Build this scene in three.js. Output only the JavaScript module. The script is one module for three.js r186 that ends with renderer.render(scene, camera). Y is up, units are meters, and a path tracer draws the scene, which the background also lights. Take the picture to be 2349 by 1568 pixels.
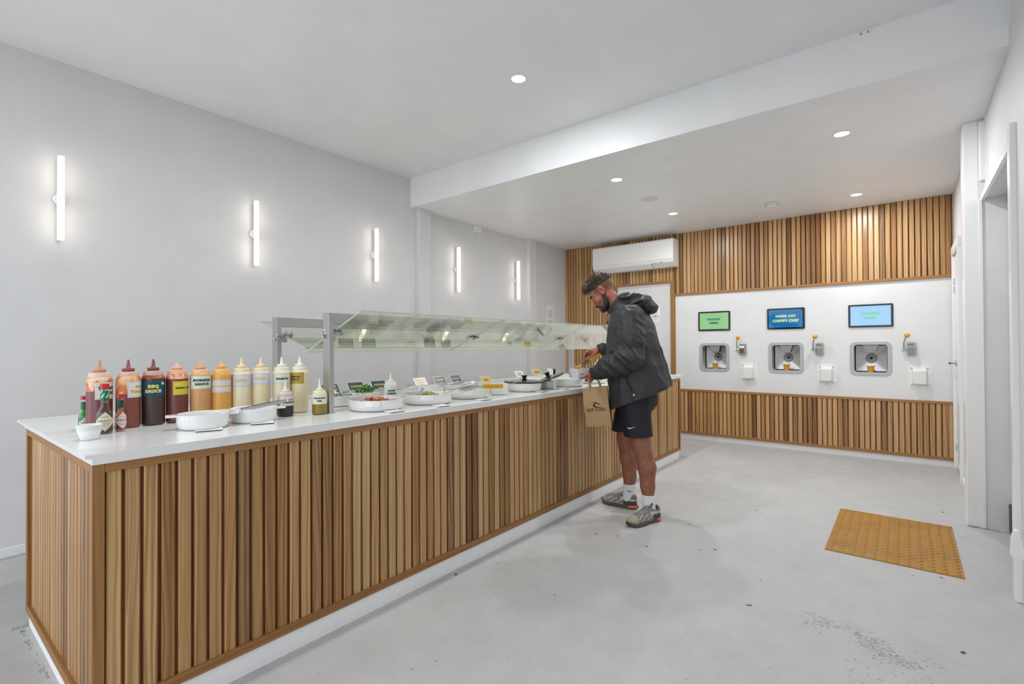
import * as THREE from 'three';
import { mergeGeometries, mergeVertices, toCreasedNormals } from 'three/addons/utils/BufferGeometryUtils.js';
import { RoundedBoxGeometry } from 'three/addons/geometries/RoundedBoxGeometry.js';
import { RectAreaLightUniformsLib } from 'three/addons/lights/RectAreaLightUniformsLib.js';
import { Brush, Evaluator, SUBTRACTION, ADDITION } from 'three-bvh-csg';

// ------------------------------------------------------------------ camera, sky, daylight, exposure
const scene = new THREE.Scene();
const camera = new THREE.PerspectiveCamera(69.1056, 2349 / 1568, 0.05, 80);
camera.position.set(0, 1.25, 0);
camera.rotation.set(0.0091265, 0.6706, -0.0051232, 'YXZ');
const renderer = new THREE.WebGLRenderer({ antialias: true });
renderer.toneMapping = THREE.LinearToneMapping;
renderer.toneMappingExposure = 0.97;
renderer.shadowMap.enabled = true;
RectAreaLightUniformsLib.init();
scene.background = new THREE.Color(0.80, 0.90, 1.0);   // an even, bright sky outside the shopfront
scene.backgroundIntensity = 1.5;
const DAY = 1.6, DOWN = 720, SCONCE = 0.0035;
function daylight(x, y, z, w, h) {                      // daylight that comes in through one bay of the shopfront
  const l = new THREE.RectAreaLight(new THREE.Color(0.93, 0.97, 1.0), DAY, w, h);
  l.position.set(x, y, z); l.lookAt(x, y - 0.5, z - 4); scene.add(l);
}
daylight(-3.10, 1.30, 1.56, 2.0, 2.5); daylight(-0.80, 1.30, 1.56, 2.0, 2.5);

// ------------------------------------------------------------------ helpers
let seed = 20240611;
function rnd() { seed |= 0; seed = seed + 0x6D2B79F5 | 0; let t = Math.imul(seed ^ seed >>> 15, 1 | seed); t = t + Math.imul(t ^ t >>> 7, 61 | t) ^ t; return ((t ^ t >>> 14) >>> 0) / 4294967296; }
const rr = (a, b) => a + (b - a) * rnd();
const clamp = (x, a = 0, b = 1) => Math.min(b, Math.max(a, x));
const mix = (a, b, t) => a + (b - a) * t;
const sstep = (a, b, x) => { const t = clamp((x - a) / (b - a)); return t * t * (3 - 2 * t); };
function hash3(x, y, z) { let h = Math.imul(x, 374761393) + Math.imul(y, 668265263) + Math.imul(z, 1274126177) | 0; h = Math.imul(h ^ h >>> 13, 1274126177); return ((h ^ h >>> 16) >>> 0) / 4294967296; }
function noise(x, y, z = 0) {
  const X = Math.floor(x), Y = Math.floor(y), Z = Math.floor(z), u = x - X, v = y - Y, w = z - Z;
  const a = u * u * (3 - 2 * u), b = v * v * (3 - 2 * v), c = w * w * (3 - 2 * w);
  const L = (k, l) => mix(hash3(X, Y + k, Z + l), hash3(X + 1, Y + k, Z + l), a);
  return mix(mix(L(0, 0), L(1, 0), b), mix(L(0, 1), L(1, 1), b), c);
}
const fbm = (x, y, z = 0, o = 4) => { let s = 0, a = 0.5, n = 0; for (let i = 0; i < o; i++) { s += a * noise(x, y, z); n += a; a *= 0.5; x *= 2.03; y *= 2.03; z *= 2.03; } return s / n; };
const counts = {};
function numbered(n) { const k = counts[n] = (counts[n] ?? -1) + 1; return k ? n + '_' + String(k).padStart(3, '0') : n; }
function tag(o, label, category, group, kind) { if (label) o.userData.label = label; if (category) o.userData.category = category; if (group) o.userData.group = group; if (kind) o.userData.kind = kind; return o; }
function thing(name, label, category, [x, y, z] = [0, 0, 0], turn = 0, group) {
  const o = new THREE.Group(); o.name = numbered(name); scene.add(o); o.position.set(x, y, z); o.rotation.y = turn;
  return tag(o, label, category, group);
}
function part(parent, name, geo, m) { const o = new THREE.Mesh(Array.isArray(geo) ? merge(geo) : geo, m); o.name = name; parent.add(o); return o; }
function solo(name, geo, m, label, category, group, kind) { const o = new THREE.Mesh(Array.isArray(geo) ? merge(geo) : geo, m); o.name = numbered(name); scene.add(o); return tag(o, label, category, group, kind); }
function struct(name, geo, m) { const o = new THREE.Mesh(Array.isArray(geo) ? merge(geo) : geo, m); o.name = name; scene.add(o); o.userData.kind = 'structure'; return o; }
function structGroup(name) { const o = new THREE.Group(); o.name = name; scene.add(o); o.userData.kind = 'structure'; return o; }
function merge(list) {
  const gs = list.map((g) => { g = g.index ? g.toNonIndexed() : g.clone(); for (const k of Object.keys(g.attributes)) if (!['position', 'normal', 'uv'].includes(k)) g.deleteAttribute(k); if (!g.attributes.normal) g.computeVertexNormals(); if (!g.attributes.uv) g.setAttribute('uv', new THREE.BufferAttribute(new Float32Array(g.attributes.position.count * 2), 2)); g.morphAttributes = {}; return g; });
  return mergeGeometries(gs, false);
}
function boxUV(g, s = 1, ou = 0, ov = 0) {                 // uv in metres from the way each face looks
  g = g.index ? g.toNonIndexed() : g; const p = g.attributes.position, n = g.attributes.normal, uv = new Float32Array(p.count * 2);
  for (let i = 0; i < p.count; i++) {
    const ax = Math.abs(n.getX(i)), ay = Math.abs(n.getY(i)), az = Math.abs(n.getZ(i));
    let u, v; if (ay >= ax && ay >= az) { u = p.getX(i); v = p.getZ(i); } else if (ax >= az) { u = p.getZ(i); v = p.getY(i); } else { u = p.getX(i); v = p.getY(i); }
    uv[2 * i] = u * s + ou; uv[2 * i + 1] = v * s + ov;
  }
  g.setAttribute('uv', new THREE.BufferAttribute(uv, 2)); return g;
}
const box = (x0, x1, y0, y1, z0, z1) => boxUV(new THREE.BoxGeometry(x1 - x0, y1 - y0, z1 - z0).translate((x0 + x1) / 2, (y0 + y1) / 2, (z0 + z1) / 2));
function rbox(x0, x1, y0, y1, z0, z1, r = 0.002, seg = 1) { const g = new RoundedBoxGeometry(x1 - x0, y1 - y0, z1 - z0, seg, Math.min(r, (x1 - x0) / 2.01, (y1 - y0) / 2.01, (z1 - z0) / 2.01)); g.translate((x0 + x1) / 2, (y0 + y1) / 2, (z0 + z1) / 2); return boxUV(g); }
function chamferSlat(w, h, d, c = 0.0025, lu = 0, lv = 0) {  // upright slat, front face at +z, 20 triangles
  const s = new THREE.Shape(); s.moveTo(-w / 2, 0); s.lineTo(w / 2, 0); s.lineTo(w / 2, d - c); s.lineTo(w / 2 - c, d); s.lineTo(-w / 2 + c, d); s.lineTo(-w / 2, d - c); s.closePath();
  const g = new THREE.ExtrudeGeometry(s, { depth: h, bevelEnabled: false }); g.rotateX(-Math.PI / 2).scale(1, 1, -1);
  const idx = g.attributes.position; for (let i = 0; i < idx.count; i += 3) { const a = [idx.getX(i), idx.getY(i), idx.getZ(i)]; idx.setXYZ(i, idx.getX(i + 1), idx.getY(i + 1), idx.getZ(i + 1)); idx.setXYZ(i + 1, ...a); }
  g.computeVertexNormals();
  return boxUV(g, 1, lu, lv);
}
const lathe = (pts, seg = 40) => new THREE.LatheGeometry(pts.map((p) => new THREE.Vector2(Math.max(p[0], 1e-5), p[1])), seg);
const V = (x, y, z) => new THREE.Vector3(x, y, z);
const tube = (pts, r, seg = 24, rad = 8) => new THREE.TubeGeometry(new THREE.CatmullRomCurve3(pts.map((p) => Array.isArray(p) ? V(...p) : p)), seg, r, rad, false);
function rod(a, b, r, r2 = r, seg = 12) { const A = V(...a), B = V(...b), d = B.clone().sub(A), g = new THREE.CylinderGeometry(r2, r, d.length(), seg); g.applyQuaternion(new THREE.Quaternion().setFromUnitVectors(V(0, 1, 0), d.normalize())); const m = A.add(B).multiplyScalar(0.5); return g.translate(m.x, m.y, m.z); }
function roundRect(w, h, r, cx = 0, cy = 0, Kind = THREE.Shape) {
  const s = new Kind(), x0 = cx - w / 2, x1 = cx + w / 2, y0 = cy - h / 2, y1 = cy + h / 2;
  s.moveTo(x0 + r, y0); s.lineTo(x1 - r, y0); s.absarc(x1 - r, y0 + r, r, -Math.PI / 2, 0); s.lineTo(x1, y1 - r); s.absarc(x1 - r, y1 - r, r, 0, Math.PI / 2); s.lineTo(x0 + r, y1); s.absarc(x0 + r, y1 - r, r, Math.PI / 2, Math.PI); s.lineTo(x0, y0 + r); s.absarc(x0 + r, y0 + r, r, Math.PI, Math.PI * 1.5); return s;
}
const extrude = (s, depth, bevel = 0, cs = 10) => new THREE.ExtrudeGeometry(s, { depth, bevelEnabled: bevel > 0, bevelThickness: bevel, bevelSize: bevel, bevelOffset: -bevel, bevelSegments: 2, curveSegments: cs });
// textures
function dataTex(w, h, f, { srgb = true, repeat } = {}) {
  const d = new Uint8Array(w * h * 4);
  for (let y = 0; y < h; y++) for (let x = 0; x < w; x++) { const c = f(x / w, y / h, x, y), i = (y * w + x) * 4; d[i] = clamp(c[0], 0, 255); d[i + 1] = clamp(c[1], 0, 255); d[i + 2] = clamp(c[2], 0, 255); d[i + 3] = c[3] ?? 255; }
  const t = new THREE.DataTexture(d, w, h, THREE.RGBAFormat); t.magFilter = THREE.LinearFilter; t.minFilter = THREE.LinearMipmapLinearFilter; t.generateMipmaps = true; t.wrapS = t.wrapT = THREE.MirroredRepeatWrapping; if (srgb) t.colorSpace = THREE.SRGBColorSpace; if (repeat) t.repeat.set(...repeat); t.needsUpdate = true; return t;
}
function canvasTex(w, h, draw) { const c = document.createElement('canvas'); c.width = w; c.height = h; const g = c.getContext('2d'); draw(g, w, h); const t = new THREE.CanvasTexture(c); t.colorSpace = THREE.SRGBColorSpace; t.magFilter = THREE.LinearFilter; return t; }
function fatText(g, s, x, y, size, color, { stretch = 1.22, weight = 0.09, font = 'sans-serif', max } = {}) {   // broad, heavy capitals
  g.save(); g.translate(x, y); g.font = 'bold ' + size + 'px ' + font; let k = stretch; const w = g.measureText(s).width * k; if (max && w > max) k *= max / w; g.scale(k, 1); g.textAlign = 'center'; g.textBaseline = 'middle'; g.fillStyle = g.strokeStyle = color; g.lineJoin = 'miter'; g.lineWidth = size * weight; g.strokeText(s, 0, 0); g.fillText(s, 0, 0); g.restore();
}
const std = (o) => new THREE.MeshStandardMaterial(o), phy = (o) => new THREE.MeshPhysicalMaterial(o);
const hex = (c) => new THREE.Color(c);
// a mesh round the zero level of a distance field (surface nets)
function netMesh(sdf, lo, hi, cell, { uvScale = 1, color } = {}) {
  const n = [0, 1, 2].map((i) => Math.ceil((hi[i] - lo[i]) / cell) + 1), at = (i, j, k) => (k * n[1] + j) * n[0] + i, F = new Float32Array(n[0] * n[1] * n[2]);
  for (let k = 0; k < n[2]; k++) for (let j = 0; j < n[1]; j++) for (let i = 0; i < n[0]; i++) F[at(i, j, k)] = sdf(lo[0] + i * cell, lo[1] + j * cell, lo[2] + k * cell);
  const vid = new Int32Array(F.length).fill(-1), pos = [], idx = [];
  for (let k = 0; k < n[2] - 1; k++) for (let j = 0; j < n[1] - 1; j++) for (let i = 0; i < n[0] - 1; i++) {
    let x = 0, y = 0, z = 0, c = 0;
    const f = (a, b, d) => F[at(i + a, j + b, k + d)];
    const edge = (a, b, d, a2, b2, d2) => { const p = f(a, b, d), q = f(a2, b2, d2); if ((p < 0) !== (q < 0)) { const t = p / (p - q); x += mix(a, a2, t); y += mix(b, b2, t); z += mix(d, d2, t); c++; } };
    for (let b = 0; b < 2; b++) for (let d = 0; d < 2; d++) { edge(0, b, d, 1, b, d); edge(b, 0, d, b, 1, d); edge(b, d, 0, b, d, 1); }
    if (c) { vid[at(i, j, k)] = pos.length / 3; pos.push(lo[0] + (i + x / c) * cell, lo[1] + (j + y / c) * cell, lo[2] + (k + z / c) * cell); }
  }
  const quad = (a, b, c, d, flip) => { if (a < 0 || b < 0 || c < 0 || d < 0) return; flip ? idx.push(a, c, b, a, d, c) : idx.push(a, b, c, a, c, d); };
  for (let k = 1; k < n[2] - 1; k++) for (let j = 1; j < n[1] - 1; j++) for (let i = 1; i < n[0] - 1; i++) {
    const s = F[at(i, j, k)] < 0;
    if (s !== F[at(i + 1, j, k)] < 0) quad(vid[at(i, j - 1, k - 1)], vid[at(i, j, k - 1)], vid[at(i, j, k)], vid[at(i, j - 1, k)], !s);
    if (s !== F[at(i, j + 1, k)] < 0) quad(vid[at(i - 1, j, k - 1)], vid[at(i - 1, j, k)], vid[at(i, j, k)], vid[at(i, j, k - 1)], !s);
    if (s !== F[at(i, j, k + 1)] < 0) quad(vid[at(i - 1, j - 1, k)], vid[at(i, j - 1, k)], vid[at(i, j, k)], vid[at(i - 1, j, k)], !s);
  }
  const g = new THREE.BufferGeometry(), N = new Float32Array(pos.length), uv = new Float32Array(pos.length / 3 * 2), col = color ? new Float32Array(pos.length) : null, e = cell * 0.5;
  for (let v = 0; v < pos.length; v += 3) {
    const [x, y, z] = [pos[v], pos[v + 1], pos[v + 2]]; let a = sdf(x + e, y, z) - sdf(x - e, y, z), b = sdf(x, y + e, z) - sdf(x, y - e, z), c = sdf(x, y, z + e) - sdf(x, y, z - e); const l = Math.hypot(a, b, c) || 1;
    N[v] = a / l; N[v + 1] = b / l; N[v + 2] = c / l; uv[v / 3 * 2] = (x + z) * uvScale; uv[v / 3 * 2 + 1] = y * uvScale;
    if (col) { const q = color(x, y, z); col[v] = q[0]; col[v + 1] = q[1]; col[v + 2] = q[2]; }
  }
  g.setAttribute('position', new THREE.BufferAttribute(new Float32Array(pos), 3)); g.setAttribute('normal', new THREE.BufferAttribute(N, 3)); g.setAttribute('uv', new THREE.BufferAttribute(uv, 2)); if (col) g.setAttribute('color', new THREE.BufferAttribute(col, 3)); g.setIndex(idx); return g;
}
const smin = (a, b, k) => { const h = Math.max(k - Math.abs(a - b), 0) / k; return Math.min(a, b) - h * h * k * 0.25; };
const smax = (a, b, k) => -smin(-a, -b, k);
function cap(x, y, z, a, b, r1, r2) { const bx = b[0] - a[0], by = b[1] - a[1], bz = b[2] - a[2], px = x - a[0], py = y - a[1], pz = z - a[2], t = clamp((px * bx + py * by + pz * bz) / (bx * bx + by * by + bz * bz)); return Math.hypot(px - bx * t, py - by * t, pz - bz * t) - mix(r1, r2, t); }
function ell(x, y, z, c, r) { const a = (x - c[0]) / r[0], b = (y - c[1]) / r[1], d = (z - c[2]) / r[2], k0 = Math.hypot(a, b, d), k1 = Math.hypot(a / r[0], b / r[1], d / r[2]); return k0 < 1e-6 ? -Math.min(...r) : k0 * (k0 - 1) / k1; }

// ------------------------------------------------------------------ materials
function woodTex(base, dark, sd, contrast) {
  return dataTex(512, 1024, (u, v) => {           // u across 0.25 m, v along 1.25 m
    const warp = fbm(u * 4 + sd, v * 1.5, sd, 3), g = fbm(u * 26 + warp * 5, v * 1.5, sd + 3, 4), fine = fbm(u * 170, v * 6, sd + 7, 2), ring = Math.pow(0.5 + 0.5 * Math.sin((u * 11 + warp * 3.4 + v * 0.35) * 6.283), 3), streak = sstep(0.60, 0.74, fbm(u * 15 + warp * 2, v * 0.9, sd + 11, 3));
    const t = clamp(clamp(0.55 * clamp((g - 0.3) * 1.7) + 0.30 * ring + 0.34 * (fine - 0.5)) * contrast + 0.38 * streak); return [0, 1, 2].map((i) => mix(base[i], dark[i], t));
  }, { repeat: [4, 0.8] });
}
const WT = [woodTex([212, 178, 132], [152, 110, 66], 1.3, 1.0), woodTex([204, 165, 114], [128, 88, 48], 5.7, 1.05), woodTex([170, 130, 86], [88, 58, 31], 9.1, 1.1), woodTex([178, 138, 88], [130, 94, 54], 13.9, 0.6)];
const woodBump = dataTex(128, 512, (u, v) => { const g = 255 * fbm(u * 60, v * 6, 4, 3); return [g, g, g]; }, { srgb: false, repeat: [6, 1.2] });
const slatMats = []; for (const [k, tints] of [[0, ['#ffffff', '#f4ebdd', '#fff8ee', '#e4d6c4']], [1, ['#ffffff', '#dccdb8', '#f6ead8']], [2, ['#ffffff', '#e2d2bd']]]) for (const c of tints) slatMats.push(std({ map: WT[k], color: hex(c), roughness: 0.32, bumpMap: woodBump, bumpScale: 0.0003 }));
const trimMat = std({ map: WT[3], color: hex('#ecdcc6'), roughness: 0.45, bumpMap: woodBump, bumpScale: 0.0003 });
const trimMatH = std({ map: (() => { const t = WT[3].clone(); t.rotation = Math.PI / 2; t.repeat.set(4, 0.8); t.needsUpdate = true; return t; })(), color: hex('#efdcc4'), roughness: 0.45 });
const backerMat = std({ map: WT[1], color: hex('#c9ae90'), roughness: 0.75 });
const orangePeel = dataTex(256, 256, (u, v, x, y) => { const g = 255 * fbm(x / 5, y / 5, 2, 3); return [g, g, g]; }, { srgb: false });
const paintMap = dataTex(512, 512, (u, v, x, y) => { const g = 246 + 7 * (fbm(x / 90, y / 90, 5, 4) - 0.5) + 3 * (hash3(x, y, 1) - 0.5); return [g, g, g]; });
const wallMat = std({ color: hex('#e1e1e2'), map: paintMap, roughness: 0.55, bumpMap: orangePeel, bumpScale: 0.0003 });
const ceilMat = std({ color: hex('#f8f8f9'), map: paintMap, roughness: 0.42, bumpMap: orangePeel, bumpScale: 0.00015 });
const glossWhite = std({ color: hex('#ededec'), roughness: 0.28 });
const panelWhite = std({ color: hex('#e9e9e8'), map: paintMap, roughness: 0.35 });
const kickMat = std({ color: hex('#e6e7e8'), roughness: 0.5 });
const steelBrush = dataTex(256, 256, (u, v, x, y) => { const g = 120 + 110 * fbm(x / 2, y / 60, 3, 3); return [g, g, g]; }, { srgb: false });
const steel = std({ color: hex('#cfd0d2'), metalness: 1, roughness: 0.38, roughnessMap: steelBrush });
const steelFrame = std({ color: hex('#b9b9b8'), metalness: 0.9, roughness: 0.42 });
const chrome = std({ color: hex('#bcbdbf'), metalness: 1, roughness: 0.16 });
const satinGrey = std({ color: hex('#b4b6ba'), metalness: 0.35, roughness: 0.45 });
const blackPlastic = std({ color: hex('#17181a'), roughness: 0.35 });
const darkGap = std({ color: hex('#0d0d0e'), roughness: 0.9 });
const yellow = phy({ color: hex('#e0a106'), roughness: 0.25, clearcoat: 0.6, clearcoatRoughness: 0.1 });
const porcelain = phy({ color: hex('#f0f0ee'), roughness: 0.12, clearcoat: 0.7, clearcoatRoughness: 0.05 });
const whitePlastic = std({ color: hex('#ecece9'), roughness: 0.35 });
const screwMat = std({ color: hex('#9a9b9d'), metalness: 0.9, roughness: 0.35 });
const paper = std({ color: hex('#f1f0ee'), roughness: 0.8 });

// ------------------------------------------------------------------ the room
const XL = -4.25, XR = 0.43, ZB = -6.76, ZF = 1.6, YC = 3.10, YL = 2.782, ZBEAM = -3.575;
{ // floor: white painted concrete with chips, specks and scuffs where the photograph shows them
  const FX0 = -4.6, FZ0 = -7.0, FW = 5.6, FD = 9.8, W = 1536, H = 2048, d = new Float32Array(W * H).fill(0);
  const px = (x) => (x - FX0) / FW * W, pz = (z) => (z - FZ0) / FD * H;
  const blob = (x, z, rx, rz, a, k) => { const X = px(x), Z = pz(z), R = Math.ceil(Math.max(rx / FW * W, rz / FD * H) * 1.6) + 2, c = Math.cos(a), s = Math.sin(a); for (let j = -R; j <= R; j++) for (let i = -R; i <= R; i++) { const ii = Math.round(X) + i, jj = Math.round(Z) + j; if (ii < 0 || jj < 0 || ii >= W || jj >= H) continue; const wx = i / W * FW, wz = j / H * FD, u = (wx * c + wz * s) / rx, v = (-wx * s + wz * c) / rz, q = u * u + v * v + 0.8 * (noise(ii * 0.6, jj * 0.6, 3) - 0.5); if (q < 1) d[jj * W + ii] = Math.max(d[jj * W + ii], k * clamp((1 - q) * 2)); } };
  for (const [x, z, r] of [[-0.605, -2.586, 0.010], [-0.93, -3.16, 0.008], [-1.0, -3.1, 0.006], [-1.63, -2.94, 0.007], [-1.5, -3.0, 0.005], [-1.95, -1.95, 0.008], [-1.86, -2.2, 0.005], [-1.2, -3.5, 0.005], [-0.9, -4.1, 0.006], [-1.28, -2.95, 0.007], [0.02, -3.47, 0.004], [0.135, -3.52, 0.006], [0.2, -4.9, 0.009], [-0.62, -2.9, 0.004], [-1.4, -2.1, 0.004], [0.17, -2.72, 0.009]]) blob(x, z, r * 1.7, r, rr(0, 3), 0.95);
  for (let i = 0; i < 230; i++) { const r = rr(0.0012, 0.0036); blob(rr(-1.9, 0.38), rr(-6.6, -0.8), r * rr(1, 2.2), r, rr(0, 3), rr(0.25, 0.7)); }
  for (let i = 0; i < 60; i++) { const r = rr(0.0015, 0.006); blob(rr(-4.2, -3.2), rr(-1.6, 0.1), r * 2, r, rr(0, 3), rr(0.2, 0.6)); }
  for (let i = 0; i < 1100; i++) { const t = rr(0, 1), k = rr(0.1, 1) * rr(-1, 1), x = mix(-0.36, 0.12, t) + k * 0.11 + rr(-0.03, 0.03), z = mix(-2.66, -2.46, t) - k * 0.05 + rr(-0.06, 0.06); if (fbm(x * 14, z * 14, 6, 2) > 0.46) blob(x, z, rr(0.0015, 0.007), rr(0.0012, 0.0026), 0.4 + rr(-0.5, 0.5), rr(0.12, 0.5)); }
  for (let i = 0; i < 260; i++) blob(rr(-0.2, 0.3), rr(-2.55, -1.9), rr(0.002, 0.008), rr(0.001, 0.003), 0.6 + rr(-0.4, 0.4), rr(0.2, 0.6));
  for (let i = 0; i < 90; i++) blob(rr(-0.1, 0.38), rr(-4.7, -3.4), rr(0.004, 0.02), rr(0.001, 0.004), rr(0, 3), rr(0.08, 0.2));
  for (let i = 0; i < 110; i++) blob(rr(-1.9, 0.36), rr(-6.7, -6.0), rr(0.01, 0.06), rr(0.002, 0.007), rr(-0.4, 0.4), rr(0.06, 0.16));
  for (let i = 0; i < 46; i++) { blob(XL + rr(0.02, 0.045), rr(-1.6, 0.2), rr(0.002, 0.005), rr(0.01, 0.05), 0, rr(0.3, 0.7)); blob(rr(0.32, 0.54), -4.63 + rr(-0.01, 0.015), rr(0.006, 0.02), 0.003, 0, rr(0.4, 0.8)); blob(-3.13 + rr(-0.03, 0.012), rr(-0.46, -0.34), rr(0.004, 0.012), rr(0.002, 0.006), rr(0, 2), rr(0.2, 0.5)); blob(rr(-3.1, -2.2), -0.385 + rr(-0.008, 0.008), rr(0.004, 0.02), 0.002, 0, rr(0.2, 0.5)); }
  const t = dataTex(W, H, (u, v, x, y) => {
    const X = u * FW, Z = v * FD, a = fbm(X * 1.6, Z * 1.6, 1, 4) - 0.5, b = fbm(X * 9, Z * 9, 5, 3) - 0.5, tr = fbm(X * 26, Z * 26, 8, 2) - 0.5, g = 186 + 12 * a + 9 * b + 6 * tr, k = d[y * W + x];
    return [mix(g, 52, k), mix(g * 0.997, 50, k), mix(g * 0.99, 47, k)];
  });
  t.wrapS = t.wrapT = THREE.ClampToEdgeWrapping;
  const rough = dataTex(512, 512, (u, v) => { const g = 105 + 70 * fbm(u * 30, v * 30, 9, 4); return [g, g, g]; }, { srgb: false });
  const g = new THREE.BoxGeometry(FW, 0.12, FD).translate(FX0 + FW / 2, -0.06, FZ0 + FD / 2), p = g.attributes.position, uv = g.attributes.uv;
  for (let i = 0; i < p.count; i++) uv.setXY(i, (p.getX(i) - FX0) / FW, (p.getZ(i) - FZ0) / FD);
  struct('floor', g, std({ map: t, roughness: 0.95, roughnessMap: rough, bumpMap: rough, bumpScale: 0.0006 }));
}
struct('ceiling', [box(XL - 0.15, 0.75, YC, YC + 0.12, ZBEAM, ZF + 0.2), box(XL - 0.15, 0.75, YL, YC + 0.12, ZB - 0.2, ZBEAM)], ceilMat);
struct('wall_left', box(XL - 0.15, XL, 0, YC, ZB - 0.2, ZF + 0.2), wallMat);
struct('trim_1', rbox(XL - 0.01, -4.182, 0, YL, -3.812, -3.655, 0.004), wallMat);       // two shallow piers on the left wall
struct('trim_2', rbox(XL - 0.01, -4.182, 0, YL, -5.86, -5.692, 0.004), wallMat);
struct('baseboard_left', [rbox(XL - 0.005, XL + 0.012, 0, 0.055, -3.655, ZF, 0.003), rbox(XL - 0.005, XL + 0.012, 0, 0.055, -5.692, -3.812, 0.003), rbox(XL - 0.005, XL + 0.012, 0, 0.055, ZB, -5.86, 0.003)], kickMat);
struct('wall_right', [box(0.395, 0.75, 0, YL + 0.1, ZB - 0.2, -6.70), box(0.395, 0.75, 2.15, YL + 0.1, -6.70, -5.99), box(0.46, 0.75, 0, 2.15, -6.70, -5.99), box(0.395, 0.75, 0, YL + 0.1, -5.99, -4.64), box(XR, 0.75, 2.24, YL + 0.1, -4.64, -3.47), box(XR, 0.75, 0, YC, -3.47, ZF + 0.2), box(0.62, 0.75, 0, 2.24, -4.64, -3.47)], wallMat);
struct('trim_3', [rbox(0.321, 0.401, 0, YL, -4.80, -4.64, 0.006, 2), rbox(0.404, 0.436, 2.36, 2.76, -4.655, -4.605, 0.006, 2), rbox(0.398, 0.418, 0, 2.24, -4.655, -4.632, 0.003)], glossWhite);
struct('trim_4', [rbox(0.405, XR + 0.002, 0, 2.33, -3.475, -3.405, 0.004, 2), rbox(0.412, XR + 0.002, 2.23, 2.27, -4.64, -3.475, 0.003)], glossWhite);
struct('baseboard_right', rbox(0.378, 0.397, 0, 0.07, -5.93, -4.80, 0.004), glossWhite);
{ // door to a side room in the right wall, near the back corner
  const d = structGroup('door_2');
  part(d, 'door_leaf', rbox(0.392, 0.43, 0.025, 2.135, -6.665, -6.03, 0.003), glossWhite);
  part(d, 'door_casing', [rbox(0.370, 0.40, 0, 2.139, -6.735, -6.668, 0.004), rbox(0.370, 0.40, 0, 2.139, -6.028, -5.962, 0.004), rbox(0.368, 0.40, 2.14, 2.225, -6.737, -5.960, 0.004)], glossWhite);
  part(d, 'door_handle', [rod([0.392, 1.065, -6.55], [0.378, 1.065, -6.55], 0.026, 0.026, 20), rod([0.38, 1.065, -6.55], [0.335, 1.065, -6.55], 0.009), tube([[0.337, 1.065, -6.552], [0.333, 1.065, -6.53], [0.335, 1.065, -6.43]], 0.009)], satinGrey);
  for (const y of [1.88, 1.80, 0.22]) part(d, 'hinge', rbox(0.384, 0.394, y - 0.03, y + 0.03, -6.672, -6.655, 0.002), satinGrey);
  part(d, 'threshold_gap', box(0.40, 0.42, 0.002, 0.024, -6.665, -6.03), darkGap);
}
{ // recessed door in the doorway of the right wall
  const d = structGroup('door_3');
  part(d, 'door_leaf', rbox(0.545, 0.585, 0.20, 2.20, -4.63, -3.48, 0.003), std({ color: hex('#d6d6d6'), roughness: 0.4 }));
  part(d, 'kick_plate', rbox(0.525, 0.575, 0.005, 0.19, -4.63, -3.48, 0.004), std({ color: hex('#4c4a49'), roughness: 0.6, metalness: 0.3 }));
}
{ // white lever-shaped hold-open bracket on the casing
  const t = thing('door_holder', 'white plastic hook shaped door holder low on the white wall beside the doorway', 'door holder', [XR, 0.335, -3.17]);
  const s = new THREE.Shape(); s.moveTo(-0.012, 0.075); s.quadraticCurveTo(0.004, 0.085, 0.010, 0.07); s.lineTo(0.020, 0.005); s.quadraticCurveTo(0.03, -0.012, 0.06, -0.016); s.lineTo(0.06, -0.05); s.lineTo(0.0, -0.055); s.quadraticCurveTo(-0.022, -0.055, -0.024, -0.03); s.lineTo(-0.020, 0.04); s.closePath();
  const g = extrude(s, 0.022, 0.005, 12); g.translate(-0.045, 0, -0.011); part(t, 'hook_arm', boxUV(g), whitePlastic);
  part(t, 'mounting_plate', rbox(-0.006, 0.002, -0.06, 0.05, -0.022, 0.022, 0.003), whitePlastic);
}
// front wall with a glazed shopfront, behind the camera: the daylight in the photograph comes from there
{
  const bays = [[-4.10, -2.10], [-1.80, 0.20]], y0 = 0.05, y1 = 2.55;
  struct('wall_front', [box(XL - 0.15, 0.75, y1, YC, ZF, ZF + 0.2), box(XL - 0.15, 0.75, 0, y0, ZF, ZF + 0.2), box(XL - 0.15, bays[0][0], y0, y1, ZF, ZF + 0.2), box(bays[0][1], bays[1][0], y0, y1, ZF, ZF + 0.2), box(bays[1][1], 0.75, y0, y1, ZF, ZF + 0.2)], wallMat);
  const frame = std({ color: hex('#2a2b2d'), roughness: 0.4, metalness: 0.6 }), glass = phy({ color: 0xffffff, transmission: 1, roughness: 0, thickness: 0, ior: 1.45 });
  bays.forEach(([a, b], i) => {
    const w = structGroup('window_' + (i + 1));
    part(w, 'window_frame', [box(a, a + 0.05, y0, y1, ZF + 0.04, ZF + 0.1), box(b - 0.05, b, y0, y1, ZF + 0.04, ZF + 0.1), box(a, b, y0, y0 + 0.05, ZF + 0.04, ZF + 0.1), box(a, b, y1 - 0.05, y1, ZF + 0.04, ZF + 0.1), box((a + b) / 2 - 0.03, (a + b) / 2 + 0.03, y0, y1, ZF + 0.04, ZF + 0.1)], frame);
    part(w, 'pane', box(a + 0.05, (a + b) / 2 - 0.03, y0 + 0.05, y1 - 0.05, ZF + 0.066, ZF + 0.074), glass);
    part(w, 'pane', box((a + b) / 2 + 0.03, b - 0.05, y0 + 0.05, y1 - 0.05, ZF + 0.066, ZF + 0.074), glass);
  });
  struct('pavement_outside', box(-14, 10, -0.2, -0.06, ZF + 0.2, 16), std({ color: hex('#9b9a97'), roughness: 0.9 }));
}
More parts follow.
